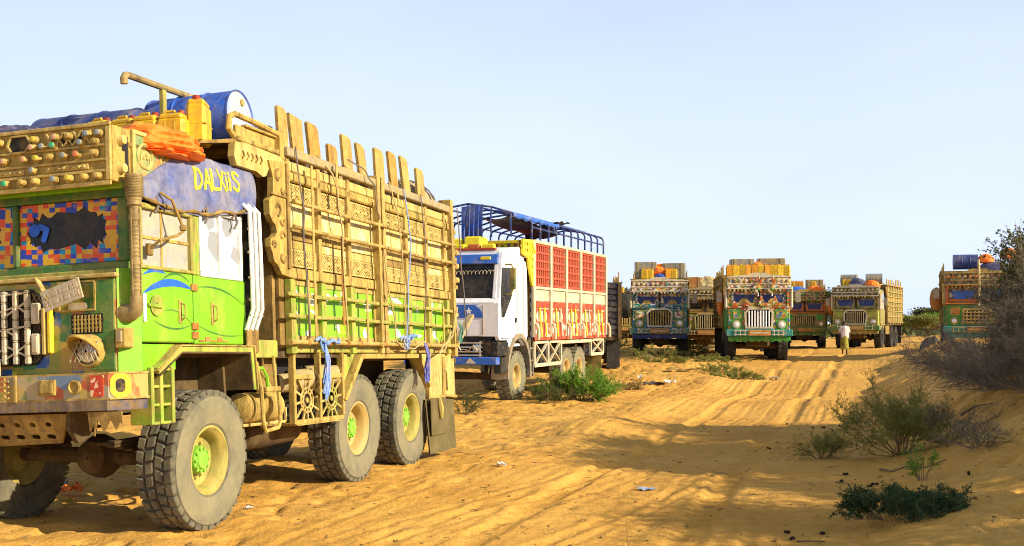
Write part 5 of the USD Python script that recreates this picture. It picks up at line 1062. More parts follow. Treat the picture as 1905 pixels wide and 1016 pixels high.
# ------------------------------------------------------------------ the other painted lorries
tyF, riF = wheel_mesh(.60, .38, .29, 24, False); hbF = hub_mesh(.12, .17)
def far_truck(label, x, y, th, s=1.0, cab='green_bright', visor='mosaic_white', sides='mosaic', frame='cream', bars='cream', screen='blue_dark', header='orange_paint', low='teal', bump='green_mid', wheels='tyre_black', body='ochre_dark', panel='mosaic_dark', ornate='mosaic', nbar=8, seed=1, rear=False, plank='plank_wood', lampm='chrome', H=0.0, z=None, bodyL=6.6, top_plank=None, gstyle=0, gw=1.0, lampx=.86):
    r = random.Random(seed)
    zz = gz(x, y) - .02 if z is None else z
    R = rotz(-th) * s
    T = thing('painted_lorry', label, 'lorry', 'none' and None, group=None, mat=(R, (x, y, zz)))
    tag(T, label, 'lorry')
    def c(name, shape, m, lab=None, parent=None): return put(name, shape, m, parent or T, lab)
    wheel_set(T, (0, 3.3, 4.8), tyF, riF, hbF, wheels, wheels if wheels == 'tyre_black' else 'rim', 'hub_green', 1.0)  # rims go near-black like the tyres: shade under the fenders put into colour
    for sx in (-.42, .42): c('chassis_rail', MB().box(sx - .04, sx + .04, -1.2, bodyL, .85, 1.1), 'underbody')
    for yy in (0, 3.3, 4.8): c('axle', MB().cyl((-.85, yy, .58), (.85, yy, .58), .1, 8).lathe([(.01, -.2), (.2, 0), (.01, .2)], (0, yy, .58), (0, 1, 0), 10), 'underbody')
    c('sump', MB().box(-.45, .45, -.9, .8, .55, .95, .08), 'underbody')
    # cab
    Y = -1.3
    c('cab_shell', MB().box(-1.17, 1.17, -1.0, .6, 1.0, 2.1, .02).box(-1.17, 1.17, .5, .6, 2.1, 2.8).box(-1.15, 1.15, -.95, .6, 2.8, 3.15, .02), cab)
    for sg in (-1, 1):
        c('side_door', MB().box(sg * 1.195 - .025, sg * 1.195 + .025, -.95, .55, 1.35, 2.1, .02), cab); c('side_window', MB().box(sg * 1.17 - .01, sg * 1.17 + .01, -.95, .5, 2.12, 2.72), 'dusty_glass'); c('door_pillar', MB().box(sg * 1.18 - .03, sg * 1.18 + .03, -.22, -.12, 2.1, 2.75), frame)
    c('front_panel', MB().box(-1.17, 1.17, Y, Y + .3, 1.22, 2.08, .03), sides)
    for sg in (-1, 1):
        c('painted_square', MB().box(sg * .82 - .24, sg * .82 + .24, Y - .02, Y + .01, 1.62, 2.0, .01), cab); c('painted_square', MB().box(sg * .82 - .17, sg * .82 + .17, Y - .032, Y - .018, 1.67, 1.95, .01), ornate)
        hl = c('headlamp', MB().lathe([(.15, 0), (.155, .05), (.12, .06), (.115, .03)], (sg * lampx, Y, 1.43), (0, -1, 0), 16), frame); c('lens', MB().lathe([(.118, .03), (.09, .07), (.001, .085)], (sg * lampx, Y, 1.43), (0, -1, 0), 14), lampm, parent=hl)
        c('lamp_panel', MB().box(sg * lampx - .22, sg * lampx + .22, Y - .012, Y + .004, 1.24, 1.60, .006), cab)
    gp = Polygon([(-.52 * gw, 1.28), (-.56 * gw, 1.9), (-.40 * gw, 2.08), (.40 * gw, 2.08), (.56 * gw, 1.9), (.52 * gw, 1.28)]) if gstyle == 0 else sbox(-.52 * gw, 1.34, .52 * gw, 1.92)
    if gstyle != 1: c('grille_frame', MB().poly(gp.difference(gp.buffer(-.075)), Y - .07, Y - .02, 'xz'), frame)
    c('grille', MB().poly(gp.buffer(-.07), Y - .03, Y - .005, 'xz'), 'black')
    for k in range(nbar):
        xx = gw * (-.38 + .76 * k / (nbar - 1)); c('grille_bar', MB().box(xx - .026, xx + .026, Y - .09, Y - .035, 1.34 if gstyle == 0 else 1.42, (1.98 if gstyle == 0 else 1.86) - .05 * abs(k - (nbar - 1) / 2) / nbar - .05 * r.random() * (gstyle > 0), .012), bars)
    if gstyle == 2:
        for zq in (1.5, 1.63, 1.76): c('grille_bar', MB().box(-.45 * gw, .45 * gw, Y - .105, Y - .085, zq - .02, zq + .02, .006), bars)
    c('hood_ledge', MB().box(-1.2, 1.2, Y - .05, Y + .2, 2.08, 2.13, .015), header)
    # windscreen, two halves, the upper and lower edges covered with painted strips
    for (x0, x1) in ((-1.06, -.03), (.03, 1.06)):
        g = c('windscreen', MB().box(x0, x1, Y + .14, Y + .15, 2.16, 2.74), screen)
        c('screen_strip', MB().box(x0, x1, Y + .125, Y + .135, 2.60, 2.74), visor, parent=g); c('screen_strip', MB().box(x0, x1, Y + .125, Y + .135, 2.16, 2.28), header, parent=g)
        cx = (x0 + x1) / 2; P = Polygon([(cx + .2 * math.cos(t), 2.28 + .17 * math.sin(t)) for t in np.linspace(0, PI, 14)]); seed in (3, 5) and c('sun_emblem', MB().poly(P, Y + .115, Y + .124, 'xz'), 'rail', parent=g)
        for sg in (-1, 1):
            xe = cx + sg * .5; P = Polygon([(xe, 2.28), (xe, 2.6), (xe - sg * .07, 2.6), (xe - sg * .17, 2.28)]); c('screen_wing', MB().poly(P, Y + .115, Y + .124, 'xz'), visor if seed % 2 else header, parent=g)
    for xx in (-1.12, 0, 1.12): c('screen_pillar', MB().box(xx - .05, xx + .05, Y + .08, Y + .2, 2.12, 2.78, .01), header if xx else 'black')
    # visor
    c('visor', MB().box(-1.2, 1.2, Y - .12, Y + .25, 2.80, 3.28 + H, .02), visor)
    for zq in (2.82, 3.0, 3.27 + H): c('visor_trim', MB().box(-1.22, 1.22, Y - .145, Y - .12, zq - .022, zq + .022, .006), frame)
    for k in range(12):
        xx = -1.1 + .2 * k; c('visor_boss', MB().lathe([(.07, 0), (.06, .03), (.03, .035), (.001, .05)], (xx, Y - .12, 3.13 + H * .5), (0, -1, 0), 8), [frame, ornate, header, frame][(k + seed) % 4])
    for k in range(16): c('visor_tooth', MB().poly([(-1.16 + .145 * k, 2.80), (-1.02 + .145 * k, 2.80), (-1.09 + .145 * k, 2.70)], Y - .13, Y - .105, 'xz'), [frame, header, ornate][(k + seed) % 3])
    c('visor_crest', MB().poly([(-1.2, 3.28 + H), (-.9, 3.33 + H), (-.4, 3.36 + H), (-.25, 3.43 + H), (.25, 3.43 + H), (.4, 3.36 + H), (.9, 3.33 + H), (1.2, 3.28 + H)], Y - .10, Y - .04, 'xz'), frame)
    # bumper
    c('bumper', MB().box(-1.26, 1.26, Y - .22, Y + .12, .98, 1.24, .03), low); c('bumper_skirt', MB().box(-1.18, 1.18, Y - .12, Y + .05, .80, .99, .02), bump)
    c('bumper_plate', MB().box(-.42, .42, Y - .25, Y - .215, 1.00, 1.22, .01), 'rust'); c('bumper_plate', MB().box(-.36, .36, Y - .262, Y - .25, 1.08, 1.13, .004), frame)
    for sg in (-1, 1):
        for zq in (1.04, 1.18): c('bumper_bar', MB().cyl((sg * .46, Y - .26, zq), (sg * .95, Y - .26, zq), .016, 6), frame)
        for xx in (.55, .72, .9): c('bumper_bar', MB().cyl((sg * xx, Y - .26, 1.0), (sg * xx, Y - .26, 1.24), .014, 6), frame)
        m = MB().tube([(sg * 1.2, -1.15, 2.05), (sg * 1.25, -1.2, 2.1), (sg * 1.25, -1.2, 2.9)], [.05, .055, .05], 8); c('side_pipe', m, frame)
        m = MB().tube([(sg * 1.2, -.9, 2.5), (sg * 1.5, -1.0, 2.55)], .018, 5); m.box(sg * 1.5 - .1, sg * 1.5 + .1, -1.06, -1.02, 2.3, 2.7, .02); c('mirror', m, 'steel')
    for k in range(9): c('bumper_fringe', MB().poly([(-1.15 + .26 * k, .80), (-.95 + .26 * k, .80), (-1.0 + .26 * k, .77), (-1.1 + .26 * k, .765)], Y - .10, Y - .08, 'xz'), bump)
    # body
    hw = 1.26; top = 3.45 + H
    c('body_floor', MB().box(-hw + .03, hw - .03, .95, bodyL, 1.25, 1.4), 'underbody'); c('front_bulkhead', MB().box(-hw, hw, .95, 1.0, 1.4, top), body)
    c('tail_wall', MB().box(-hw + .03, hw - .03, bodyL - .06, bodyL - .01, 1.3, top), body)
    for sg in (-1, 1):
        c('body_wall', MB().box(sg * (hw - .03) - .015, sg * (hw - .03) + .015, 1.0, bodyL - .06, 1.4, top), body)
        nb = 6; ys = np.linspace(1.02, bodyL - .02, nb + 1)
        for i in range(nb):
            for (z0, z1, mm) in ((1.48, 1.98, cab if seed % 2 else panel), (2.08, 2.5, panel), (2.58, 2.78, 'ochre'), (2.86, 3.3 + H, panel)): c('side_panel', MB().box(sg * hw - .012, sg * hw + .012, ys[i] + .05, ys[i + 1] - .05, z0, z1), mm)
        for i in range(nb + 1): c('post', MB().box(sg * (hw + .02) - .03, sg * (hw + .02) + .03, ys[i] - .04, ys[i] + .04, 1.3, top), plank)
        for zq in (1.42, 1.72, 2.03, 2.3, 2.54, 2.82, 3.08, top): c('rail', MB().box(sg * (hw + .06) - .02, sg * (hw + .06) + .02, 1.0, bodyL, zq - .022, zq + .022), plank)
        for k in range(9):
            yy = 1.15 + k * (bodyL - 1.4) / 8; hgt = r.uniform(.18, .42); c('plank', MB().box(sg * (hw - .06) - .02, sg * (hw - .06) + .02, yy, yy + .24, top - .3, top + hgt, .008), top_plank or plank)
        c('wing', MB().poly([(.4, 3.3), (.98, 3.35), (.98, 2.5), (.85, 2.7), (.7, 2.9), (.6, 3.15)], sg * hw - .03, sg * hw + .03), body)
        c('side_locker', MB().box(sg * 1.1 - .06, sg * 1.1 + .06, 1.2, 2.5, .75, 1.28, .02), body); c('mudflap', MB().box(sg * 1.0 - .25, sg * 1.0 + .25, bodyL - .3, bodyL - .27, .2, 1.28), 'tyre_black'); c('mudflap', MB().box(sg * 1.0 - .22, sg * 1.0 + .22, .72, .75, .35, 1.1), 'tyre_black')
        c('fender', MB().box(sg * 1.12 - .1, sg * 1.12 + .1, -.75, .7, 1.24, 1.34, .02), cab)
    if rear:
        for zq in np.linspace(1.5, top - .15, 9): c('tail_slat', MB().box(-hw, hw, bodyL - .01, bodyL + .03, zq - .07, zq + .07, .01), body)
        for xx in (-1.22, -.4, .4, 1.22): c('tail_post', MB().box(xx - .05, xx + .05, bodyL + .03, bodyL + .07, 1.3, top), plank)
    return T, (lambda p: (R @ np.asarray(p, float)) + np.array([x, y, zz])), R
def box_load(label, W, p, size, m, R, rz=0.0, group=None):
    t = thing('crate', label, 'crate', group=group, mat=(R @ rotz(rz), W(p)))
    h = np.array(size) / 2; put('side', MB().box(-h[0], h[0], -h[1], h[1], 0, size[2], .02), m, t)
    for sg in (-1, 1): put('batten', MB().box(sg * h[0] * .7 - .03, sg * h[0] * .7 + .03, -h[1] - .015, -h[1], .01, size[2] - .01), 'plank_grey', t)
    return t
def far_drum(label, W, R, p, ax, m, lid): drum(None, 'd', label, W(p), R @ np.asarray(ax, float), None, m, lid)
ORD = ['leftmost', 'second from left', 'third from left', 'fourth from left', 'fifth from left', 'sixth from left', 'seventh from left', 'eighth from left', 'ninth from left', 'tenth from left']
def can_row(where, W, R, xs, y, z, group, mats=('yellow_can', 'orange_can'), seed=0, s=1.0):
    r = random.Random(seed)
    for k, x in enumerate(xs):
        m = mats[0] if r.random() < .72 else mats[1]; jerrycan(f'{"yellow" if m == mats[0] else "orange"} jerrycan on {where}, {ORD[k]} in row', W([x, y, z + .01 * r.random()]), PI / 2 + r.uniform(-.3, .3), group, m, R, s)

# C: teal lorry in the middle distance
TC = math.radians(8.0)
T, W, R = far_truck('teal fronted lorry with blue bumper and grey sheets on its roof', 6.55, 50.0, TC, 1.0, 'green_mid', 'mosaic_white', 'mosaic_blue', 'cream', 'rail', 'blue_dark', 'mosaic_blue', 'mosaic_blue', 'blue_dark', ornate='mosaic_white', nbar=8, seed=3)
can_row('the teal lorry', W, R, (-.65, -.42, .38, .60), -.9, 3.36, 'jerrycans on the teal lorry', seed=4, s=1.12)
box_load('grey sheet metal box on the left of the teal lorry roof', W, (-.62, -.55, 3.40), (.95, .6, .72), 'drum_grey', R, .05); box_load('pale grey box on the right of the teal lorry roof', W, (.62, -.55, 3.40), (.98, .6, .66), 'drum_grey', R, -.08)
bundle('orange sheet bundle between grey boxes on the teal lorry', W([.02, -.55, 3.62]), (.42, .35, .40), 'orange_tarp', 31, 'sheet', mat=R, sub=4, ridge=.2); bundle('blue bundle below the orange sheet on the teal lorry', W([.05, -.8, 3.38]), (.3, .25, .25), 'drum_blue', 32, mat=R, sub=4)
bundle('dark load behind the boxes on the teal lorry', W([0, 2.6, 3.3]), (1.1, 1.7, .5), 'black_tarp', 33, mat=R, sub=4)
sp = thing('hanging_tyre', 'big black tyre hanging beside the cab of the teal lorry', 'tyre', mat=(R, W([-1.46, -1.15, 2.22]))); put('tyre', MB().lathe([(.26, -.17), (.5, -.2), (.56, -.12), (.56, .12), (.5, .2), (.26, .17), (.24, 0), (.26, -.17)], (0, 0, 0), (1, 0, 0), 22), 'tyre_black', sp)
# D: bright green and red lorry nearest on the right
TD = math.radians(7.0)
T, W, R = far_truck('bright green lorry with white grille bars and a row of yellow jerrycans', 10.0, 46.3, TD, 1.03, 'green_bright', 'mosaic_white', 'mosaic', 'cream', 'white_paint', 'blue_dark', 'mosaic_red', 'teal', 'green_bright', ornate='hood_paint', nbar=8, seed=5, lampm='white_metal')
can_row('the bright green lorry', W, R, [-1.08 + .24 * k for k in range(10)], -.95, 3.30, 'jerrycans on the bright green lorry', seed=6, s=1.12)
box_load('blue grey box behind the jerrycans of the bright green lorry', W, (-.58, -.35, 3.45), (.9, .6, .56), 'drum_grey', R, .08); box_load('brown crate behind the jerrycans of the bright green lorry', W, (.55, -.35, 3.45), (1.1, .6, .58), 'plank_grey', R, -.1); bundle('orange sheet bundle behind the bright green lorry jerrycans', W([0, -.6, 3.4]), (.3, .3, .5), 'orange_tarp', 34, 'sheet', mat=R, sub=4)
bundle('dark load with poles on the bright green lorry body', W([0, 2.8, 3.3]), (1.1, 1.8, .45), 'black_tarp', 35, mat=R, sub=4)
m = MB(); rr_ = random.Random(3)
for k in range(10): yv = -.15 + .3 * rr_.random(); m.tube([(.15 * math.sin(k), 0, -.11 * k), (.05 * math.sin(2 * k), -.02, -.11 * k - .12)], .032, 6)
for nm, xx in (('orange garland hanging left of centre on the bright green lorry', -.02), ('orange garland hanging right of centre on the bright green lorry', .5)):
    t = thing('garland', nm, 'garland', mat=(R, W([xx, -1.52, 3.3]))); put('flowers', m, 'mosaic_red', t)
bundle('orange cloth hanging from the left side of the bright green lorry', W([-1.42, -.3, 2.3]), (.14, .3, .55), 'orange_paint', 36, 'cloth', mat=R, sub=4, flat=.9)
# E: olive green lorry behind D
T, W, R = far_truck('olive green lorry half hidden behind the bright green lorry', 17.1, 66.0, math.radians(14), 1.0, 'olive', 'mosaic_dark', 'olive', 'ochre', 'ochre_pale', 'blue_dark', 'orange_paint', 'green_mid', 'green_mid', ornate='green_bright', nbar=9, seed=8, gstyle=1, gw=1.15, lampx=.92)
can_row('the olive green lorry', W, R, (-.7, -.45, -.2, .5), -.85, 3.46, 'jerrycans on the olive green lorry', seed=9, s=1.12)
bundle('blue plastic bundle on the left of the olive green lorry roof', W([-.45, -1.15, 3.28]), (.6, .25, .32), 'blue_paint', 38, mat=R, sub=4); bundle('orange cloth heap on the right of the olive green lorry roof', W([.55, -1.15, 3.28]), (.5, .25, .34), 'orange_tarp', 39, mat=R, sub=4)
box_load('brown crate on the right of the olive green lorry load', W, (.55, -.3, 3.5), (1.0, .6, .5), 'plank_grey', R); box_load('grey crate on the left of the olive green lorry load', W, (-.75, -.1, 3.5), (.8, .6, .42), 'drum_grey', R, .2)
# F: dusty lorry turned aside
TF = math.radians(27)
T, W, R = far_truck('dusty olive lorry turned aside so its planked flank shows', 19.6, 63.6, TF, 1.04, 'olive', 'mosaic_dark', 'lime_worn', 'cream', 'plank_grey', 'blue_dark', 'olive', 'green_mid', 'olive', ornate='lime_worn', nbar=9, seed=10, body='ochre_dark', panel='olive', plank='rail', gw=1.12, lampx=.9)
far_drum('dark drum lying at the left of the dusty lorry roof', W, R, [-.55, -.1, 3.72], (1, 0, 0), 'drum_grey', 'drum_grey'); far_drum('grey drum lying at the right of the dusty lorry roof', W, R, [.72, .1, 3.75], (1, .2, 0), 'drum_grey', 'ochre')
bundle('navy bundle in the middle of the dusty lorry roof', W([.05, -.95, 3.28]), (.5, .3, .5), 'dark_tarp', 41, mat=R, sub=4); bundle('orange sheet at the right of the dusty lorry roof', W([.78, -.95, 3.28]), (.42, .3, .34), 'orange_tarp', 42, 'sheet', mat=R, sub=4, ridge=.2)
can_row('the dusty olive lorry', W, R, (-.6, -.4), -1.0, 3.3, 'jerrycans on the dusty olive lorry', seed=11); bundle('pale rag bundle on the flank side of the dusty lorry', W([1.0, .3, 2.7]), (.2, .3, .5), 'rope_blue', 43, mat=R, sub=3, flat=.9)
bundle('dark load inside the dusty lorry body', W([0, 3.2, 3.35]), (1.0, 2.0, .4), 'sack', 44, mat=R, sub=4)
bundle('orange cloth hanging at the left side of the dusty lorry', W([-1.45, -.4, 2.3]), (.2, .25, .5), 'orange_paint', 45, 'cloth', mat=R, sub=3, flat=.9)
# G: lorry behind the thorny bush
T, W, R = far_truck('dark green lorry standing behind the dry thorny bush', 18.25, 44.3, math.radians(20), 1.0, 'green_bright', 'mosaic_dark', 'green_mid', 'rail', 'rail', 'blue_paint', 'orange_paint', 'teal', 'teal', ornate='rust', nbar=7, seed=13, gstyle=2, gw=1.1)
far_drum('dark blue drum on the left of the lorry behind the bush', W, R, [-.45, -.7, 3.72], (1, .05, 0), 'drum_navy', 'drum_navy'); bundle('dark navy bundle in the middle of the lorry behind the bush', W([.55, -.8, 3.3]), (.6, .4, .42), 'dark_tarp', 47, mat=R, sub=4)
bundle('small orange bag on the roof beside the dark blue drum', W([.28, -.75, 3.72]), (.3, .25, .3), 'orange_tarp', 48, 'bag', mat=R, sub=4); bundle('orange bag higher up on the lorry behind the bush', W([1.15, .2, 3.95]), (.32, .3, .34), 'orange_tarp', 49, 'bag', mat=R, sub=4); bundle('grey black humped load at far right of the lorry behind the bush', W([2.3, 1.2, 3.3]), (1.2, 1.2, 1.35), 'black_tarp', 50, mat=R, sub=4)
bundle('brown orange cloth hanging beside the cab behind the bush', W([-1.5, -.5, 2.25]), (.25, .25, .5), 'rust', 51, 'cloth', mat=R, sub=4, flat=.8)
t = thing('rope', 'pale braided rope hanging down the front of the lorry behind the bush', 'rope', mat=(R, W([0.0, -1.56, 2.0]))); put('strand', MB().tube([(0, 0, 0), (.02, -.01, .8), (0, .0, 1.5), (0, .2, 1.75)], .05, 6), 'rope_tan', t)
bundle('dark heap of bags on the sand beside the lorry behind the bush', np.array([16.0, 43.2, gz(16.0, 43.2)]), (.42, .5, .75), 'black_tarp', 61, 'heap', name='bag_heap', sub=4, wr=.3)
# H, I, J: glimpsed between the others
T, W, R = far_truck('dark lorry seen narrowly between the teal and bright green lorries', 9.85, 57.5, math.radians(9), 1.0, 'olive', 'mosaic_dark', 'lime_worn', 'plank_grey', 'plank_grey', 'black', 'ochre_dark', 'grime', 'grime', seed=14)
box_load('brown crate on the narrow glimpsed dark lorry', W, (-.6, -.7, 3.35), (.7, .5, .55), 'rust', R); bundle('spiky pile of sticks and sacks on the narrow glimpsed lorry', W([.1, -.6, 3.3]), (.6, .4, .6), 'sack', 52, mat=R, sub=4, wr=.3)
T, W, R = far_truck('slatted tail of a lorry, shade painted in dark, just beyond the white lorry', 2.82, 43.6, math.radians(183), 0.88, 'olive', 'mosaic_dark', 'olive', 'ochre', 'ochre', 'black', 'olive', 'grime', 'grime', seed=15, rear=True, body='black_tarp', panel='black_tarp', plank='grime', top_plank='plank_wood')  # walls and posts in near-black materials: the shaded tail is put into colour
T, W, R = far_truck('distant green lorry glimpsed right of the white lorry tail', 7.15, 73.5, math.radians(6), 1.0, 'green_bright', 'mosaic_dark', 'olive', 'ochre', 'ochre', 'black', 'orange_paint', 'green_mid', 'grime', seed=16)
can_row('the distant glimpsed lorry', W, R, (-.9, -.6, -.3, .0), -.9, 3.32, 'jerrycans on the distant glimpsed lorry', seed=17, s=1.15); bundle('orange sheet on the distant glimpsed lorry', W([-.3, -1.15, 3.28]), (.6, .2, .2), 'orange_tarp', 53, 'sheet', mat=R, sub=3)

# ------------------------------------------------------------------ plants
def sticks(p0, p1, r0, r1):
    """three-sided twigs, all at once"""
    p0 = np.asarray(p0, float); p1 = np.asarray(p1, float); n = len(p0); d = p1 - p0; d /= np.linalg.norm(d, axis=1, keepdims=True) + 1e-9
    ref = np.where(np.abs(d[:, 2:]) < .9, [[0, 0, 1.]], [[1., 0, 0]]); a_ = np.cross(d, ref); a_ /= np.linalg.norm(a_, axis=1, keepdims=True) + 1e-9; b_ = np.cross(d, a_)
    r0 = np.broadcast_to(r0, (n,))[:, None]; r1 = np.broadcast_to(r1, (n,))[:, None]; V = []
    for p, r in ((p0, r0), (p1, r1)):
        for k in range(3): t = 2 * PI * k / 3; V.append(p + r * (math.cos(t) * a_ + math.sin(t) * b_))
    v = np.stack(V, 1).reshape(-1, 3); f = np.array([[0, 1, 4], [0, 4, 3], [1, 2, 5], [1, 5, 4], [2, 0, 3], [2, 3, 5]])
    return v, (np.arange(n)[:, None, None] * 6 + f[None]).reshape(-1, 3)
def leaves(c, d, nrm, L, Wd):
    n = len(c); d = d / (np.linalg.norm(d, axis=1, keepdims=True) + 1e-9); s = np.cross(d, nrm); s /= np.linalg.norm(s, axis=1, keepdims=True) + 1e-9
    L = np.broadcast_to(L, (n,))[:, None]; Wd = np.broadcast_to(Wd, (n,))[:, None]
    v = np.stack([c, c + d * L * .5 + s * Wd * .5, c + d * L, c + d * L * .5 - s * Wd * .5], 1).reshape(-1, 3); f = np.array([[0, 1, 2], [0, 2, 3]])
    return v, (np.arange(n)[:, None, None] * 4 + f[None]).reshape(-1, 3)
def unit(r, n): v = r.normal(size=(n, 3)); return v / np.linalg.norm(v, axis=1, keepdims=True)
def bush_mesh(seed, n_main, H, R, n_sub, sub_len, n_leaf, leaf_len, leaf_w, lo=.2, hi=1.4, r0=.02, base=.15, bend=.35, thin=.25, twigs=1, sx=1.0):
    r = np.random.default_rng(seed); K = 6
    az = r.uniform(0, 2 * PI, n_main); el = r.uniform(lo, hi, n_main); ln = r.uniform(.65, 1.0, n_main)
    d = np.stack([np.cos(az) * np.cos(el) * R * sx, np.sin(az) * np.cos(el) * R, np.sin(el) * H], 1) * ln[:, None]
    b0 = np.stack([np.cos(az) * base * r.uniform(0, 1, n_main) * sx, np.sin(az) * base * r.uniform(0, 1, n_main), np.zeros(n_main)], 1)
    t = np.linspace(0, 1, K); up = r.uniform(-.2, 1, n_main) * bend
    P = b0[:, None] + d[:, None] * t[None, :, None]; P[:, :, 2] += up[:, None] * (t * (1 - t))[None] * H * 1.2
    P = P + np.cumsum(r.normal(size=P.shape) * .03 * R, 1) * (t > 0)[None, :, None]
    P[:, :, 2] = np.maximum(P[:, :, 2], 0.0)
    ra = r0 * (1 - (1 - thin) * t)
    W0 = [P[:, :-1].reshape(-1, 3)]; W1 = [P[:, 1:].reshape(-1, 3)]; R0 = [np.tile(ra[:-1], n_main)]; R1 = [np.tile(ra[1:], n_main)]
    # side twigs
    i = r.integers(0, n_main, n_sub); tt = r.uniform(.2, 1, n_sub) ** .7; k = np.minimum((tt * (K - 1)).astype(int), K - 2); fr = tt * (K - 1) - k
    o = P[i, k] * (1 - fr)[:, None] + P[i, k + 1] * fr[:, None]; md = P[i, k + 1] - P[i, k]; md /= np.linalg.norm(md, axis=1, keepdims=True) + 1e-9
    dd = md * .7 + unit(r, n_sub) * .8 + np.array([0, 0, .25]); dd /= np.linalg.norm(dd, axis=1, keepdims=True); L = sub_len * r.uniform(.4, 1, n_sub)
    m1 = o + dd * (L * .5)[:, None]; d2 = dd + unit(r, n_sub) * .45; d2 /= np.linalg.norm(d2, axis=1, keepdims=True); e = m1 + d2 * (L * .5)[:, None]
    for q in (m1, e): q[:, 2] = np.maximum(q[:, 2], .01)
    rs = r0 * thin * 1.1
    W0 += [o, m1]; W1 += [m1, e]; R0 += [np.full(n_sub, rs), np.full(n_sub, rs * .7)]; R1 += [np.full(n_sub, rs * .7), np.full(n_sub, rs * .35)]
    if twigs > 1:
        for q0, q1 in ((o, m1), (m1, e)):
            for rep in range(twigs - 1):
                s_ = q0 + (q1 - q0) * r.uniform(.1, 1, (n_sub, 1)); x = unit(r, n_sub) * .9 + (q1 - q0) / (np.linalg.norm(q1 - q0, axis=1, keepdims=True) + 1e-9) * .6; z_ = s_ + x * (L * r.uniform(.15, .4, n_sub))[:, None]; z_[:, 2] = np.maximum(z_[:, 2], .01)
                W0.append(s_); W1.append(z_); R0.append(np.full(n_sub, rs * .55)); R1.append(np.full(n_sub, rs * .25))
    wood = sticks(np.vstack(W0), np.vstack(W1), np.concatenate(R0), np.concatenate(R1))
    lf = None
    if n_leaf:
        j = r.integers(0, n_sub, n_leaf); q = r.uniform(0, 1, n_leaf)[:, None]; c = np.where(q < .5, o[j] + (m1[j] - o[j]) * q * 2, m1[j] + (e[j] - m1[j]) * (q * 2 - 1))
        ld = (e[j] - o[j]); ld /= np.linalg.norm(ld, axis=1, keepdims=True) + 1e-9; ld = ld * .6 + unit(r, n_leaf) * .8; c = c + unit(r, n_leaf) * .01
        lf = leaves(c, ld, unit(r, n_leaf), leaf_len * r.uniform(.6, 1.2, n_leaf), leaf_w * r.uniform(.7, 1.2, n_leaf))
    return wood, lf
def plant(name, label, cat, x, y, wood, lf, wm, lm, rz=0.0, group=None, dz=-.02):
    t = thing(name, label, cat, (x, y, gz(x, y) + dz), rz, group); tag(put('stems', wood, wm, t), kind='stuff')
    if lf is not None: tag(put('leaves', lf, lm, t), kind='stuff')
    return t
# the big dry thorn bush on the bank at the right and its neighbours
wd, lf = bush_mesh(101, 95, 1.95, 1.35, 7000, .50, 34000, .035, .018, .12, 1.45, .016, .8, .3, .22, 3, 1.0)
plant('thorn_bush', 'big tangled dry thorn bush on the sand bank at right', 'bush', 8.7, 17.0, wd, lf, 'twig_grey', 'leaf_dry')
wd, lf = bush_mesh(102, 70, 1.05, 1.3, 3200, .5, 6000, .03, .012, .06, 1.0, .014, .8, .2, .24, 3, 1.2)
plant('thorn_bush', 'low dead grey thorn thicket in front of the big dry bush', 'bush', 7.45, 15.9, wd, lf, 'twig_grey', 'leaf_dry')
wd, lf = bush_mesh(103, 70, 2.0, .95, 2600, .5, 46000, .05, .024, .55, 1.5, .018, .7, .3, .25, 1)
plant('leafy_bush', 'olive leafed bush rising above the thorns at the right edge', 'bush', 8.7, 17.9, wd, lf, 'bush_wood', 'leaf_olive')
wd, lf = bush_mesh(104, 30, .95, 1.1, 800, .34, 15000, .040, .011, .3, 1.35, .008, .10, .5, .25)
plant('wispy_shrub', 'wispy yellow green shrub at the foot of the sand bank', 'shrub', 5.15, 14.9, wd, lf, 'bush_wood', 'leaf_yellow')
wd, lf = bush_mesh(105, 26, .75, .8, 700, .32, 1500, .03, .01, .2, 1.2, .008, .1, .2, .25, 2)
plant('dead_shrub', 'brown dead twigs clumped right of the wispy shrub', 'shrub', 5.75, 15.05, wd, lf, 'twig_grey', 'leaf_dry')
wd, lf = bush_mesh(106, 30, .36, .40, 420, .17, 5200, .026, .008, .25, 1.35, .005, .06, .4, .25)
plant('small_shrub', 'small grey green shrub beside the dark dung pellets', 'shrub', 4.22, 15.4, wd, lf, 'bush_wood', 'leaf_yellow')
wd, lf = bush_mesh(107, 110, .30, .26, 1500, .10, 30000, .022, .011, .35, 1.3, .005, .30, .25, .3, 1, 1.55)
plant('low_shrub', 'low spreading dark green shrub in the right foreground', 'shrub', 3.55, 10.05, wd, lf, 'bush_wood', 'leaf_dark')
wd, lf = bush_mesh(108, 9, .38, .22, 60, .16, 700, .045, .010, .7, 1.5, .006, .04, .3, .3)
plant('green_sprig', 'bright green upright sprig left of the low twiggy shrub', 'shrub', 4.35, 12.0, wd, lf, 'bush_wood', 'leaf_fresh')
wd, lf = bush_mesh(109, 20, .36, .48, 380, .2, 900, .025, .009, .15, 1.2, .007, .08, .3, .3, 2)
plant('twiggy_shrub', 'small brown twiggy shrub on the slope below the bank', 'shrub', 5.35, 12.9, wd, lf, 'twig_grey', 'leaf_olive')
wd, lf = bush_mesh(110, 38, .78, .95, 760, .32, 14000, .06, .022, .3, 1.4, .012, .3, .3, .3, 1, 1.15)
plant('green_bush', 'fresh green leafy bush growing beside the white lorry wheels', 'bush', 1.68, 26.6, wd, lf, 'bush_wood', 'leaf_fresh')
wd, lf = bush_mesh(111, 24, .6, .8, 300, .3, 4500, .06, .016, .2, 1.2, .010, .3, .3, .3)
plant('pale_bush', 'low pale bush in front of the white lorry side step', 'bush', .95, 26.3, wd, lf, 'bush_wood', 'leaf_olive')
wd, lf = bush_mesh(112, 16, .42, .42, 180, .2, 2400, .04, .012, .2, 1.35, .007, .15, .3, .3)
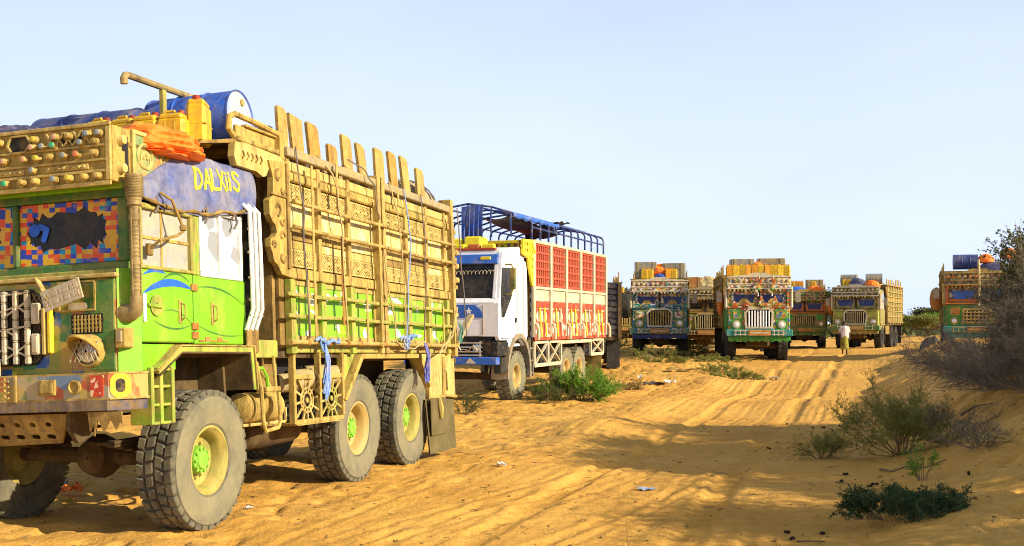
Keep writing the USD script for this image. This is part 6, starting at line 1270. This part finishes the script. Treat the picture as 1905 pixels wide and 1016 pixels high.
plant('grass_tuft', 'small green tuft left of the white lorry front tyre', 'tuft', -.98, 22.6, wd, lf, 'bush_wood', 'leaf_olive')
for k, (x, y, H, R, lab, lm) in enumerate(((6.0, 46.2, .85, 1.5, 'yellow green low bush in front of the teal lorry', 'leaf_yellow'), (8.1, 44.3, .5, .9, 'flat tuft between the teal and bright green lorries', 'leaf_yellow'), (4.75, 55, 1.5, 1.1, 'round green bush behind the gap right of the white lorry', 'leaf_fresh'), (8.05, 50.5, 1.0, .8, 'small green bush at the right side of the teal lorry', 'leaf_yellow'), (7.0, 38.0, .45, .9, 'flat weed patch on the sand left of the bright green lorry', 'leaf_yellow'), (6.9, 34.5, .35, .7, 'thin weed patch on the sand berm beside the track', 'leaf_yellow'), (2.95, 31.5, .5, .6, 'dry yellow weed right of the white lorry tail', 'straw'), (5.6, 41.5, .4, .8, 'sparse weed left of the teal lorry bush', 'leaf_yellow'))):
    wd, lf = bush_mesh(120 + k, 26, H * .62, R * .65, 320, .3 * max(H, .5), 3600, .06, .02, .15, 1.3, .012, .5, .2, .3, 1, 1.3); plant('weed' if H < .8 else 'bush', lab, 'weed' if H < .8 else 'bush', x, y, wd, lf, 'bush_wood', lm)
def tree(label, x, y, H, R, seed, lm='leaf_olive', n_leaf=16000, umbrella=True, name='acacia_tree', leaf=.16, trunk_r=.12):
    r = np.random.default_rng(seed); t = thing(name, label, 'tree', (x, y, gz(x, y) - .05)); W0 = []; W1 = []; R0 = []; R1 = []
    tops = []; tr = MB(); fork = np.array([r.normal() * .15, r.normal() * .15, H * .28]); tr.tube([(0, 0, 0), tuple(fork * .5 + r.normal(size=3) * .04), tuple(fork)], [trunk_r * 1.25, trunk_r, trunk_r * .85], 8)
    for k in range(9):
        a0 = 2 * PI * k / 9 + r.uniform(-.3, .3); rr = R * r.uniform(.35, .8); e = np.array([math.cos(a0) * rr, math.sin(a0) * rr, H * r.uniform(.68, .9)]); mid = fork * .45 + e * .55 + np.array([0, 0, -H * .10])
        tr.tube([tuple(fork), tuple(mid), tuple(e)], [trunk_r * .6, trunk_r * .38, trunk_r * .16], 6); tops += [e, mid * .3 + e * .7]
    put('trunk', tr, 'bark', t); n = 1400
    tp = np.array(tops)[r.integers(0, len(tops), n)]; d = unit(r, n) * np.array([1, 1, .35 if umbrella else .7]); e = tp + d * (R * r.uniform(.12, .45, n))[:, None]; e[:, 2] = np.minimum(e[:, 2] + .10 * H * r.uniform(0, 1, n), H)
    put('branches', sticks(tp, e, .012, .005), 'bark', t); j = r.integers(0, n, n_leaf); q = r.uniform(.25, 1, n_leaf)[:, None]; c = tp[j] * (1 - q) + e[j] * q + unit(r, n_leaf) * .16 * R * .35
    put('crown', leaves(c, unit(r, n_leaf), unit(r, n_leaf), leaf * r.uniform(.6, 1.2, n_leaf), leaf * .5), lm, t); return t
tree('pale green tree rising between the olive and dusty lorries', 27.6, 95.0, 4.6, 3.2, 201, 'leaf_olive', 14000, False, 'leafy_tree', .26)
tree('flat topped acacia at the sand edge left of the bush lorry', 39.5, 108.0, 2.1, 3.2, 202, 'leaf_yellow', 16000, leaf=.24)
tree('small rounded tree right of the flat topped acacia', 43.2, 112.0, 2.3, 2.6, 203, 'leaf_fresh', 12000, False, 'leafy_tree', .28)
tree('distant dark tree peeking past the dusty lorry tail', 38.0, 125.0, 2.8, 3.5, 204, 'leaf_olive', 10000, False, 'leafy_tree', .3)
tree('far rounded tree on the skyline beside the bush lorry', 50.5, 130.0, 3.0, 4.5, 205, 'leaf_olive', 12000, False, 'leafy_tree', .3)
tree('far tree glimpsed above the distant lorry', 14.0, 118.0, 5.2, 4, 206, 'leaf_olive', 10000, False, 'leafy_tree', .3)
# trees and bushes just outside the right of the picture, which shade the foreground
for lab, x, y, H_, R_, sd, nl in (('thin acacia shading the foreground sand at the right', 11.8, 6.8, 5.0, 3.0, 207, 10000), ('open acacia at the right of the foreground shade', 14.8, 11.0, 5.4, 3.4, 208, 12000), ('sparse acacia near the right of the camera', 8.6, 4.0, 4.2, 2.4, 209, 7000), ('spreading acacia just right of the thorn bush', 11.2, 11.9, 4.4, 2.5, 210, 10000), ('low acacia between the foreground shade trees', 13.4, 8.6, 4.4, 2.6, 211, 9000), ('tall acacia furthest right of the shade trees', 20.5, 14.0, 6.0, 3.4, 212, 10000)): tree(lab, x, y, H_, R_, sd, 'leaf_olive', nl, leaf=.13)
# far belt of scrub along the horizon
r = np.random.default_rng(55); n = 900; xs = r.uniform(-60, 130, n); ys = r.uniform(112, 190, n); C = []; D = []
cc = np.repeat(np.stack([xs, ys, gh(xs, ys, False)], 1), 34, 0); sz = np.repeat(r.uniform(.5, 1.5, n), 34); k = len(cc); cc = cc + unit(r, k) * sz[:, None] * np.array([1.6, 1.6, .9]); cc[:, 2] = np.abs(cc[:, 2] - .2) + .2
sc_ = put('scrub', leaves(cc, unit(r, k), unit(r, k), .75, .4), 'leaf_olive'); tag(sc_, 'far belt of low scrub along the horizon', 'scrub', kind='stuff')
# dry grass stems at the bottom edge
for k, (x, y, h) in enumerate(((.97, 9.45, .24), (2.55, 9.35, .12), (2.2, 9.38, .11), (.15, 9.3, .07), (3.0, 9.55, .20))):
    z = gz(x, y); m = MB().tube([(x, y, z), (x - .005, y, z + h * .6), (x - .01 + .02 * (k % 2), y, z + h)], [.0045, .0035, .002], 5); m.tube([(x, y, z), (x + .03, y, z + h * .5)], [.004, .002], 5)
    tag(put('dry_grass', m, 'straw'), ('tall pale dry grass stem at the bottom of the sand track', 'short forked dry stem right of the tall grass stem', 'short dry stem between the tall and forked stems', 'tiny dry stem left of the tall grass stem', 'bent pale twig at the bottom right of the track')[k], 'grass')

# ------------------------------------------------------------------ litter, dung, sticks
def scrap(label, x, y, w, l, m, seed, h=.03, name='litter', cat='litter', rz=0.0):
    u = np.linspace(-.5, .5, 12); U, V = np.meshgrid(u, u, indexing='ij'); nz = meshkit.fbm(np.stack([U * 4 + seed, V * 4, U * 0], -1), 3, seed); rr = 1 - .4 * meshkit.noise(np.stack([U * 5, V * 5, U * 0 + seed], -1), seed + 3)
    P = np.stack([U * w * rr, V * l * rr, h * 1.6 * nz], -1); g = MB().grid(P); g.grid(P[:, ::-1] - np.array([0, 0, .003])); v, f = g.arrays(); v = v @ rotz(rz).T + np.array([x, y, gz(x, y)])
    return tag(put(name, (v, f), m, smooth=True), label, cat)
def gpt(px, py):
    """where the sand lies under a place named by its bearing and dip"""
    a_, b_ = (px - 952.5) / 2100, (py - 602) / 2100; y = 1.83 / b_
    for _ in range(30): y = .5 * y + .5 * (1.83 - gz(a_ * y, y)) / b_
    return a_ * y, y
x, y = gpt(933, 869); scrap('small crumpled white paper on the sand below the mudflap', x, y, .14, .14, 'white_paint', 1, .06)
x, y = gpt(1202, 912); scrap('flat pale blue wrapper lying in the wheel track', x, y, .22, .16, 'drum_lid', 2, .03)
x, y = gpt(1218, 716); scrap('dark torn plastic strip on the sand berm', x, y, .75, .4, 'black_tarp', 3, .08); x, y = gpt(1245, 714); scrap('white and grey plastic scrap right of the dark strip', x, y, .4, .3, 'white_metal', 4, .1); x, y = gpt(1190, 706); scrap('small white paper scrap left of the dark strip', x, y, .16, .2, 'white_paint', 5, .12); x, y = gpt(1152, 712); scrap('little white scrap furthest left on the berm', x, y, .14, .16, 'cream', 6, .06)
x, y = gpt(462, 948); scrap('tiny white scrap beside the lorry front tyre', x, y, .09, .09, 'white_paint', 7, .03)
x, y = gpt(1440, 706); scrap('brown flat scrap on the far sand', x, y, .4, .3, 'plank_grey', 12, .08); x, y = gpt(1265, 690); scrap('long brown bark piece on the sand berm', x, y, 1.1, .3, 'ochre_dark', 13, .12, 'bark_piece', 'bark', .2)
x, y = gpt(130, 922); scrap('orange rag lying under the lorry front axle', x, y, .30, .2, 'orange_tarp', 8, .1, 'rag', 'rag'); x, y = gpt(128, 937); scrap('yellow scrap in front of the orange rag', x, y, .2, .12, 'yellow_can', 9, .05, 'rag', 'rag'); x, y = gpt(112, 918); scrap('pale rag left of the orange rag', x, y, .16, .16, 'cap_grey', 10, .12, 'rag', 'rag'); x, y = gpt(1612, 928); scrap('yellow leaf like scrap on shaded foreground sand', x, y, .14, .1, 'yellow_can', 11, .02)
g = MB(); r = random.Random(12)
for (px, py) in ((1512, 797), (1550, 803), (1560, 794), (1575, 789), (1585, 788), (1594, 787), (1602, 772), (1606, 771), (1612, 770), (1641, 760), (1635, 764), (1433, 836), (1468, 790), (1632, 904), (1615, 907), (1797, 885), (1573, 884), (1494, 828), (1530, 797), (1562, 897), (1590, 930), (1524, 996), (1463, 992), (1480, 1005)):
    x, y = gpt(px, py); z = gz(x, y)
    for k in range(2): v, f = blob(.014 + .010 * r.random(), .016, .016, r.randrange(99), 2, .2, 2, .8); g.raw(v + np.array([x + .05 * r.uniform(-1, 1), y + .05 * r.uniform(-1, 1), z + .015]), f)
g.sm = True; tag(put('dung_pellets', g, 'dung'), 'dark dung pellets scattered on the shaded sand', 'dung', kind='stuff')
def dead_stick(label, pts, rad): 
    P = []
    for (px, py, h) in pts: x, y = gpt(px, py); P.append((x, y, gz(x, y) + h))
    tag(put('dead_stick', MB().tube(P, np.linspace(rad, rad * .5, len(P)), 6), 'bark'), label, 'stick')
dead_stick('curved dark stick beside the bright green sprig', [(1637, 876, .02), (1660, 879, .02), (1685, 873, .03), (1720, 874, .02), (1760, 862, .04)], .014)
dead_stick('thin dark twig at the bottom right foreground', [(1482, 1009, .01), (1510, 1011, .02), (1536, 1010, .01)], .008)
dead_stick('pale dry branch on the bank under the thorns', [(1788, 758, .06), (1815, 762, .05), (1845, 757, .05)], .022)
dead_stick('short twig in the shaded foreground', [(1555, 898, .01), (1580, 902, .015)], .008)
r = np.random.default_rng(77); n = 2600; s_ = r.uniform(-9, 9, n); y = r.uniform(8.5, 40, n) ; x = road_c(y) + s_; keep = np.abs(s_) > .3; x, y = x[keep], y[keep]; z = gh(x, y) + .006; n = len(x)
d = unit(r, n) * np.array([1, 1, .12]); L = r.uniform(.03, .16, n)[:, None]; v, f = sticks(np.stack([x, y, z], 1), np.stack([x, y, z], 1) + d * L, .005, .003); tag(put('twig_litter', (v, f), 'bush_wood'), 'tiny broken twigs strewn over the sand', 'twigs', kind='stuff')

r = np.random.default_rng(78); n = 900; s_ = r.uniform(-8, 9, n); y = 8.8 + 30 * r.random(n) ** 1.6; x = road_c(y) + s_; z = gh(x, y); ico = trimesh.creation.icosphere(1, 1.0); iv, fi = np.array(ico.vertices), np.array(ico.faces)
sz = .006 + .016 * r.random(n) ** 3; v = (iv[None] * (1 + .25 * r.normal(size=(n, len(iv), 1))) * sz[:, None, None] * np.array([1.2, 1, .7]) + np.stack([x, y, z + sz * .3], 1)[:, None]).reshape(-1, 3); f = (np.arange(n)[:, None, None] * len(iv) + fi[None]).reshape(-1, 3)
tag(put('pebbles', (v, f), 'ochre_dark'), 'small brown pebbles and clods scattered over the sand', 'pebbles', kind='stuff')

# ------------------------------------------------------------------ the walking person
import manifold3d as m3
def ball(c, r): return m3.Manifold.sphere(r, 16).translate(tuple(map(float, c)))
def bone(p, q, r0, r1): return m3.Manifold.batch_hull([ball(p, r0), ball(q, r1)])
def fuse(bones, ref=.012, it=8):
    m = bones[0]
    for k in bones[1:]: m = m + k
    m = m.refine_to_length(ref * 2); mm = m.to_mesh(); t = trimesh.Trimesh(np.array(mm.vert_properties[:, :3]), np.array(mm.tri_verts), process=False); trimesh.smoothing.filter_taubin(t, iterations=it); return np.array(t.vertices), np.array(t.faces)
px_, py_ = 1571, 660
hx, hy = gpt(px_, py_)
Pn = thing('person', 'person in a pale shirt and yellow green wrap walking on the sand', 'person', (hx, hy, gz(hx, hy)), math.radians(-6))
hipz, shz = .90, 1.40
B_ = [bone((0, 0, .95), (0, .0, 1.2), .13, .13), bone((-.05, 0, 1.2), (.05, 0, 1.2), .13, .13), bone((-.14, 0, 1.37), (.14, 0, 1.37), .075, .075), bone((0, 0, 1.2), (0, .01, 1.38), .14, .09), bone((0, .0, 1.40), (0, -.02, 1.50), .055, .05),
      m3.Manifold.batch_hull([ball((0, -.015, 1.60), .088), ball((0, -.005, 1.63), .092), ball((0, -.055, 1.54), .05)]), ball((0, -.105, 1.585), .018), ball((-.088, 0, 1.59), .02), ball((.088, 0, 1.59), .02), bone((-.022, -.088, 1.545), (.022, -.088, 1.545), .013, .013)]
for sg, elb, wr in ((-1, (-.235, .02, 1.12), (-.20, -.12, .92)), (1, (.245, .05, 1.12), (.25, .0, .88))):
    B_ += [bone((sg * .175, 0, 1.36), elb, .058, .042), bone(elb, wr, .042, .028)]
    w = np.array(wr); d = (w - np.array(elb)); d /= np.linalg.norm(d); B_.append(bone(w, w + d * .08, .03, .036))
    for j, (o, L) in enumerate(((-.03, .07), (-.01, .085), (.01, .08), (.03, .065))): st_ = w + d * .09 + np.array([0, o, 0]); B_ += [bone(st_, st_ + d * L * .55, .0095, .009), bone(st_ + d * L * .55, st_ + d * L + np.array([-sg * .015, 0, 0]), .009, .008)]
    B_.append(bone(w + d * .03, w + d * .075 + np.array([-sg * .01, -.05, 0]), .012, .01))
for sg, kn, an in ((-1, (-.09, -.10, .50), (-.09, .04, .09)), (1, (.10, .06, .49), (.11, -.02, .08))):
    B_ += [bone((sg * .09, 0, .93), kn, .09, .06), bone(kn, an, .058, .04), bone(an, (an[0] + sg * .01, an[1] - .15, .035), .042, .03)]
put('body', fuse(B_), 'skin', Pn, smooth=True)
S_ = [bone((-.16, 0, 1.37), (.16, 0, 1.37), .095, .095), bone((0, 0, 1.34), (0, .0, .94), .165, .165), bone((-.05, 0, 1.3), (-.06, 0, .92), .15, .155), bone((.05, 0, 1.3), (.06, 0, .92), .15, .155), bone((-.18, 0, 1.36), (-.225, .015, 1.19), .078, .068), bone((.18, 0, 1.36), (.235, .04, 1.19), .078, .068)]
put('shirt', fuse(S_, .014), 'shirt', Pn, smooth=True)
ang = np.linspace(0, 2 * PI, 33); zs = np.linspace(.98, .30, 10); P = []
for i, z_ in enumerate(zs):
    t = i / 9; rx, ry = .175 + .03 * t + .012 * np.sin(ang * 7 + t * 2) * t, .165 + .04 * t; P.append(np.stack([rx * np.cos(ang) + .008 * np.sin(ang * 5) * t, ry * np.sin(ang) + .03 * t * np.sin(ang * 2), np.full(33, z_) + .03 * t * np.cos(ang)], 1))
put('wrap', MB().grid(np.array(P)), 'sarong', Pn, smooth=True); v, f = blob(.096, .10, .085, 3, 4, .06, 4, .3); put('hair', (v + np.array([0, .005, 1.635]), f), 'hair', Pn, smooth=True)
for sg in (-1, 1):
    put('eye', MB().lathe([(.011, 0), (.008, .005), (.001, .007)], (sg * .034, -.098, 1.605), (0, -1, 0), 8), 'cream', Pn); put('sandal', MB().box(sg * .105 - .05, sg * .105 + .05, -.20 + (.05 if sg < 0 else 0), .09, -.005, .022, .01), 'grime', Pn)
